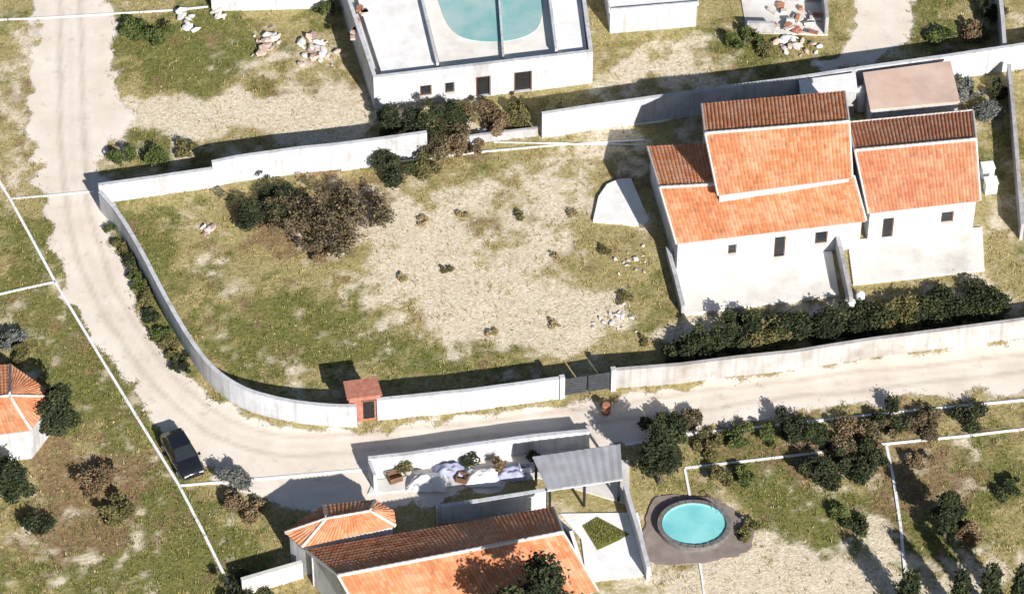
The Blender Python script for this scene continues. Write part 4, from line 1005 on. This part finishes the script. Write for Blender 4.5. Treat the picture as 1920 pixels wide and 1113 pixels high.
# ------------------------------------------------------------------ rubble, blocks
def chunk_mesh(k):
    bm = bmesh.new(); bmesh.ops.create_icosphere(bm, subdivisions=1, radius=.5)
    r = np.random.default_rng(k)
    for v in bm.verts: v.co = v.co * r.uniform(.6, 1.1); v.co.x *= 1.25; v.co.z *= .7
    me = bpy.data.meshes.new('chunk'); bm.to_mesh(me); bm.free(); return me
CH = {m: [chunk_mesh(k) for k in range(4)] for m in ('stone', 'pinkstone', 'plastic')}
for m, L_ in CH.items():
    for me in L_: me.materials.append(M[m])
def rubble(label, px, py, rx, ry, n, mats=('stone', 'pinkstone'), smax=.8):
    b = G(px, py); t = thing('rubble_pile', label, 'rubble', (b.x, b.y, 0))
    for k in range(n):
        p = G(px + rng.normal(0, rx * .45), py + rng.normal(0, ry * .45)); s = rng.uniform(.3, 1) * smax
        o = bpy.data.objects.new('chunk', CH[mats[k % len(mats)]][k % 4]); C.objects.link(o); o.parent = t
        o.location = (p.x - b.x, p.y - b.y, s * .15); o.scale = (s, s * rng.uniform(.6, 1), s * rng.uniform(.4, .8)); o.rotation_euler = (rng.normal(0, .2), rng.normal(0, .2), rng.uniform(0, 6))
rubble('pinkish rubble heap left of the white house', 500, 82, 45, 28, 22, ('pinkstone', 'stone'), 1.0)
rubble('white rubble beside the left wall of the white house', 600, 95, 45, 40, 26, ('stone', 'plastic', 'pinkstone'), 1.0)
rubble('white rubble lump in the top left meadow', 350, 45, 18, 24, 10, ('plastic', 'stone'), 1.1)
rubble('white rubble under the top left wall', 412, 20, 20, 24, 10, ('plastic', 'stone'), 1.1)
rubble('pale rubble heap below the ruined shed', 1490, 85, 50, 22, 26, ('plastic', 'stone', 'pinkstone'), .9)
rubble('small pile of pale stones in the left of the plot', 388, 435, 22, 16, 9, ('pinkstone', 'stone'), .7)
rubble('pale stones by the broken upper wall', 915, 252, 24, 14, 12, ('stone', 'plastic'), .9)
rubble('pale stones in the lower right of the plot', 1150, 598, 45, 24, 20, ('stone', 'stone', 'plastic'), .55)
rubble('pale stones scattered beside the terrace', 1190, 500, 40, 34, 14, ('stone', 'plastic'), .45)

# courtyard things
def tarp(label, px, py, rx, ry, h, mat):
    b = G(px, py, .06); t = thing('tarp_heap', label, 'tarp', b); n = 15; V = []; F = []
    for i in range(n):
        for j in range(n):
            u, v = i / (n - 1) * 2 - 1, j / (n - 1) * 2 - 1; r = max(abs(u), abs(v))
            z = h * max(0, 1 - r ** 2.2) * (.45 + 1.1 * float(fbm(np.array(u * 2 + px), np.array(v * 2 + py), 1.3, 3))) + .015
            V.append((b.x + u * rx * (1 + rng.normal(0, .05)), b.y + v * ry * (1 + rng.normal(0, .05)), b.z + z))
    for i in range(n - 1):
        for j in range(n - 1): k = i * n + j; F.append((k, k + n, k + n + 1, k + 1))
    MB().add(V, F).build('sheet', mat, t, True)
    MB().tube([Vector((b.x - rx * .9, b.y - ry * .4, b.z + .1)), Vector((b.x, b.y - ry * .5, b.z + h * .9)), Vector((b.x + rx * .9, b.y - ry * .3, b.z + .1))], .03, 5).build('rope', 'wood', t)
M['bluetarp'] = surf('blue_grey_sheet', (.26, .28, .42), (.36, .38, .54), 2, .6, .2)
tarp('white crumpled sheet heap at the left of the courtyard', 800, 905, 1.3, .8, .7, 'lime')
tarp('blue grey crumpled sheet in the courtyard middle', 842, 884, 1.0, .6, .6, 'bluetarp')
tarp('white crumpled sheet heap right of the courtyard middle', 905, 895, 1.2, .8, .6, 'lime')
tarp('dark blue sheet heap near the grey metal roof', 958, 888, 1.0, .6, .6, 'bluetarp')
def crate(label, px, py, sx, sy, sz, rz, mat):
    b = G(px, py, .06); t = thing('crate', label, 'crate', b); X = Matrix.Translation(b) @ Matrix.Rotation(rz, 4, 'Z')
    for k in range(3):
        for s_ in (-1, 1):
            MB().box((0, 0, 0), (sx, .04, sz / 3 - .04), 0, X @ Matrix.Translation((0, s_ * sy / 2, sz * (k + .5) / 3))).build('slat', mat, t)
            MB().box((0, 0, 0), (.04, sy - .05, sz / 3 - .04), 0, X @ Matrix.Translation((s_ * (sx / 2 - .03), 0, sz * (k + .5) / 3))).build('slat', mat, t)
    MB().box((0, 0, 0), (sx - .1, sy - .1, .03), 0, X @ Matrix.Translation((0, 0, .05))).build('bottom', mat, t)
crate('brown wooden crate at the left end of the courtyard', 740, 898, .9, .7, .5, .4, 'wood')
crate('wooden crate leaning beside the blue grey sheet', 868, 900, .8, .6, .5, -.3, 'wood')
crate('white crate near the right end of the courtyard', 985, 880, .8, .6, .5, .2, 'plastic')
for x, y, lab, lf in [(765, 890, 'small olive plant between crate and white sheet', 'leaf_olive'), (880, 878, 'small dark plant at the courtyard wall', 'leaf_dark'), (935, 880, 'brown plant between the courtyard sheets', 'leaf_dry'), (1000, 868, 'dark plant beside the grey metal roof', 'leaf_dark')]:
    b = G(x, y, .06); t = thing('potted_plant', lab, 'plant', b)
    MB().lathe(b, [(.15, 0), (.2, .28), (.22, .29), (.22, .33), (.16, .33)], 12).build('pot', 'concrete', t, True)
    V, F, T_ = leaf_cloud([((b.x + rng.normal(0, .2), b.y + rng.normal(0, .15), b.z + .5 + rng.uniform(0, .3)), .34) for _ in range(5)], 420, .11)
    fast_mesh('foliage', V, F, 4, lf, {'tint': (T_, 'FACE')}, t)
p = G(1136, 774); t = thing('barrel', 'small brown barrel at the road edge below the gate', 'barrel', p)
MB().lathe(p, [(.26, 0), (.31, .2), (.33, .45), (.31, .7), (.26, .9), (.2, .9)], 14).build('barrel_body', 'clay', t, True)
for z in (.2, .7): MB().lathe(p, [(.325, z - .03), (.33, z + .03), (.3, z + .03)], 14).build('hoop', 'dark', t, True)

# ------------------------------------------------------------------ parked car
def car(px, py, heading, label):
    b = G(px, py); t = thing('parked_car', label, 'car', (b.x, b.y, 0))
    X = Matrix.Translation(b) @ Matrix.Rotation(heading, 4, 'Z')
    def sect(xs):  # loft of (x, half width, z low, z high)
        V = []; F = []
        for (x, hw, zl, zh) in xs:
            for y, z in ((-hw, zl), (-hw * 1.0, (zl + zh) * .5), (-hw * .93, zh - .05), (-hw * .84, zh), (hw * .84, zh), (hw * .93, zh - .05), (hw, (zl + zh) * .5), (hw, zl)): V.append(X @ Vector((x, y, z)))
        for i in range(len(xs) - 1):
            for j in range(8):
                a = i * 8 + j; b_ = i * 8 + (j + 1) % 8; F.append((a, b_, b_ + 8, a + 8))
        F += [tuple(range(7, -1, -1)), tuple(range(len(V) - 8, len(V)))]
        return MB().add(V, F)
    sect([(-2.05, .72, .35, .75), (-1.98, .82, .27, .92), (-1.2, .86, .22, .97), (0, .87, .22, .95), (.9, .86, .22, .93), (1.7, .82, .24, .82), (2.0, .74, .30, .70), (2.07, .62, .36, .58)]).build('body', 'carpaint', t, True)
    V = []; base = [(-1.72, .78, .93), (.82, .78, .92)]; top = [(-1.1, .60, 1.43), (.02, .60, 1.43)]
    for (x, hw, z) in base + top:
        V += [X @ Vector((x, -hw, z)), X @ Vector((x, hw, z))]
    MB().add(V, [(0, 2, 6, 4), (3, 1, 5, 7), (2, 3, 7, 6), (1, 0, 4, 5), (4, 6, 7, 5), (0, 1, 3, 2)]).build('window', 'glass', t)
    MB().box((0, 0, 0), (1.25, 1.24, .05), 0, X @ Matrix.Translation((-.54, 0, 1.445))).build('roof', 'carpaint', t)
    for x, xt in ((-.52, -.5), (.84, .03), (-1.74, -1.12)):
        for s in (-1, 1): MB().tube([X @ Vector((x, s * .785, .92)), X @ Vector((xt, s * .605, 1.43))], .05, 6).build('pillar', 'carpaint', t)
    MB().box((0, 0, 0), (.05, 1.3, .1), 0, X @ Matrix.Translation((2.06, 0, .42))).build('bumper', 'dark', t)
    MB().box((0, 0, 0), (.02, .46, .11), 0, X @ Matrix.Translation((-2.06, 0, .58))).build('number_plate', 'lamp', t)
    for x in (-1.3, 1.3):
        for s in (-1, 1):
            c = X @ Vector((x, s * .80, .32)); ax = (X.to_3x3() @ Vector((0, s, 0)))
            wv = MB().tube([c - ax * .1, c - ax * .06, c + ax * .06, c + ax * .1], [.28, .32, .32, .28], 18).build('wheel', 'rubber', t, False)
            MB().tube([c + ax * .095, c + ax * .115], [.2, .17], 12).build('rim', 'chrome', wv)
    for s in (-1, 1):
        MB().box((0, 0, 0), (.10, .30, .13), 0, X @ Matrix.Translation((2.0, s * .52, .62))).build('headlight', 'lamp', t)
        MB().box((0, 0, 0), (.08, .26, .16), 0, X @ Matrix.Translation((-2.03, s * .56, .74))).build('tail_light', 'tail', t)
        MB().box((0, 0, 0), (.18, .14, .12), 0, X @ Matrix.Translation((.75, s * .92, .98))).build('mirror', 'carpaint', t)
car(343, 862, R(-64), 'black car parked at the road edge beside the white line')

# ------------------------------------------------------------------ white boundary lines lying on the ground
def line(label, pts_px, w=.17, z=.05):
    w *= .8; z = .03; P = resample([G(x, y, z) for x, y in pts_px], 1.5); 
    o = strip_mesh(P, w / 2, z - .08, z).build('boundary_line', 'line'); return tag(o, label, 'line', 'white boundary lines')
line('white boundary line crossing the road at the top left', [(-40, 38), (60, 34), (180, 27), (330, 18), (390, 12)])
line('short white boundary line crossing the road to the plot corner', [(20, 372), (100, 365), (178, 357)])
line('white boundary line across the plot below the upper wall', [(640, 318), (760, 301), (900, 284), (1060, 270), (1208, 262)], .16)
line('thin white line above the plot by the broken wall', [(925, 266), (1060, 268), (1200, 271)], .07)
line('long white boundary line slanting down the left side of the road', [(-20, 310), (20, 375), (60, 448), (110, 540), (190, 672), (262, 790), (335, 908), (375, 985), (412, 1060), (452, 1140)], .24)
line('short white boundary line at the left edge joining the long one', [(-30, 557), (40, 541), (104, 527)])
line('white boundary line from the long one across to the courtyard', [(338, 909), (430, 901), (560, 890), (690, 878)], .19)
line('white boundary line below the right road', [(1172, 832), (1290, 812), (1400, 802), (1520, 789), (1640, 776), (1780, 762), (1990, 742)], .22)
line('lower white boundary line below the right road', [(1284, 876), (1400, 863), (1520, 849), (1660, 831), (1800, 817), (1990, 795)], .2)
line('white boundary line running down over the pool', [(1284, 878), (1292, 920), (1296, 940)], .2)
line('white boundary line from the pool to the bottom edge', [(1308, 1036), (1316, 1080), (1326, 1160)], .16)
line('white boundary line slanting down at the lower right', [(1662, 834), (1676, 900), (1688, 980), (1696, 1060), (1704, 1150)], .24)

line('white boundary line from the far house to the right edge', [(1842, 214), (1885, 208)], .14)
# ------------------------------------------------------------------ grass
def grass(name, label, n, mat, wanted):
    px = rng.uniform(-30, 1950, n); py = rng.uniform(-40, 1150, n)
    x, y = GN(px, py); W = ground_weights(x, y); rm = road_mask(x, y)
    keep = (rng.random(n) < wanted(W) * np.clip(2.6 * fbm(x + 7, y - 4, .9, 3) - .55, .08, 1.5)) & (rng.random(n) > rm * 1.4 - .05)
    for poly in NOGRASS: keep &= poly_sd(px, py, poly) < 1
    x, y = x[keep], y[keep]; m = len(x)
    gz = (fbm(x, y, 0.4, 3) - 0.5) * 0.10 - 0.05
    B = 4; h = rng.uniform(.05, .20, (m, B)) * (0.5 + .9 * rng.random((m, 1)) ** 2); an = rng.uniform(0, 6.283, (m, B)); ln = rng.uniform(.3, 1.0, (m, B)) * h
    wd = rng.uniform(.018, .045, (m, B)); ca, sa = np.cos(an), np.sin(an)
    ox = x[:, None] + rng.normal(0, .09, (m, B)); oy = y[:, None] + rng.normal(0, .09, (m, B)); oz = np.repeat(gz[:, None], B, 1)
    v0 = np.stack([ox - sa * wd, oy + ca * wd, oz], -1); v1 = np.stack([ox + sa * wd, oy - ca * wd, oz], -1); v2_ = np.stack([ox + ca * ln, oy + sa * ln, oz + h], -1)
    V = np.stack([v0, v1, v2_], 2).reshape(-1, 3)
    t = np.repeat(np.clip(rng.normal(.5, .25, m), 0, 1), B)
    o = fast_mesh(name, V, np.arange(len(V)), 3, mat, {'tint': (t, 'FACE')})
    return tag(o, label, 'grass', kind='stuff')
NOGRASS = [[(1200, 340), (1262, 470), (1283, 592), (1580, 556), (1600, 540), (1850, 510), (1850, 380), (1835, 200), (1790, 110), (1500, 135), (1240, 170), (1215, 280)],
           [(1030, 250), (1250, 232), (1250, 185), (1030, 210)], [(640, -60), (700, 205), (1122, 162), (1095, -60)], [(1125, -60), (1130, 60), (1315, 62), (1310, -60)],
           [(560, 930), (560, 1113), (620, 1200), (1200, 1200), (1225, 1080), (1180, 860), (1000, 850), (700, 880)], [(1200, 935), (1362, 923), (1400, 985), (1395, 1035), (1330, 1058), (1236, 1064)],
           [(1110, 412), (1210, 422), (1218, 400), (1183, 330), (1130, 335)], [(-200, 690), (20, 690), (106, 790), (70, 860), (-200, 890)], [(1390, 0), (1400, 66), (1555, 66), (1548, 0)]]
M['grass_green'] = tint_mat('green_grass', [(0, (.075, .09, .022)), (.6, (.17, .185, .05)), (1, (.32, .30, .11))], .85)
M['grass_dry'] = tint_mat('dry_grass', [(0, (.19, .15, .055)), (.6, (.36, .29, .125)), (1, (.52, .44, .25))], .85)
grass('green_grass', 'short green grass tufts on the meadow patches', 80000, 'grass_green', lambda W: np.clip(W['green'] * (1 - W['bare']) - .05, 0, .9))
grass('dry_grass', 'dry straw coloured grass tufts over the scrubland', 120000, 'grass_dry', lambda W: np.clip((1 - W['green'] * .7) * (1 - W['bare'] * .72) * .55 * (1 - W['brown'] * .4), 0, 1))
g = None
b0 = [G(1092 + rng.uniform(-5, 5), 985) for _ in range(1)]
def lawn_grass():
    m = 3500; P = np.array([[1094, 986], [1120, 1027], [1158, 1010], [1176, 1000], [1122, 970]], float)
    px = rng.uniform(1090, 1182, m); py = rng.uniform(966, 1030, m); k = poly_sd(px, py, P) > 1
    x, y = GN(px[k], py[k], .09); m = len(x); an = rng.uniform(0, 6.283, m); h = rng.uniform(.05, .14, m)
    V = np.stack([np.stack([x - .03 * np.sin(an), y + .03 * np.cos(an), np.full(m, .09)], -1), np.stack([x + .03 * np.sin(an), y - .03 * np.cos(an), np.full(m, .09)], -1), np.stack([x + h * .5 * np.cos(an), y + h * .5 * np.sin(an), .09 + h], -1)], 1).reshape(-1, 3)
    o = fast_mesh('lawn_grass', V, np.arange(len(V)), 3, 'grass_green', {'tint': (rng.random(m), 'FACE')}, lawn); o['kind'] = 'stuff'
lawn_grass()
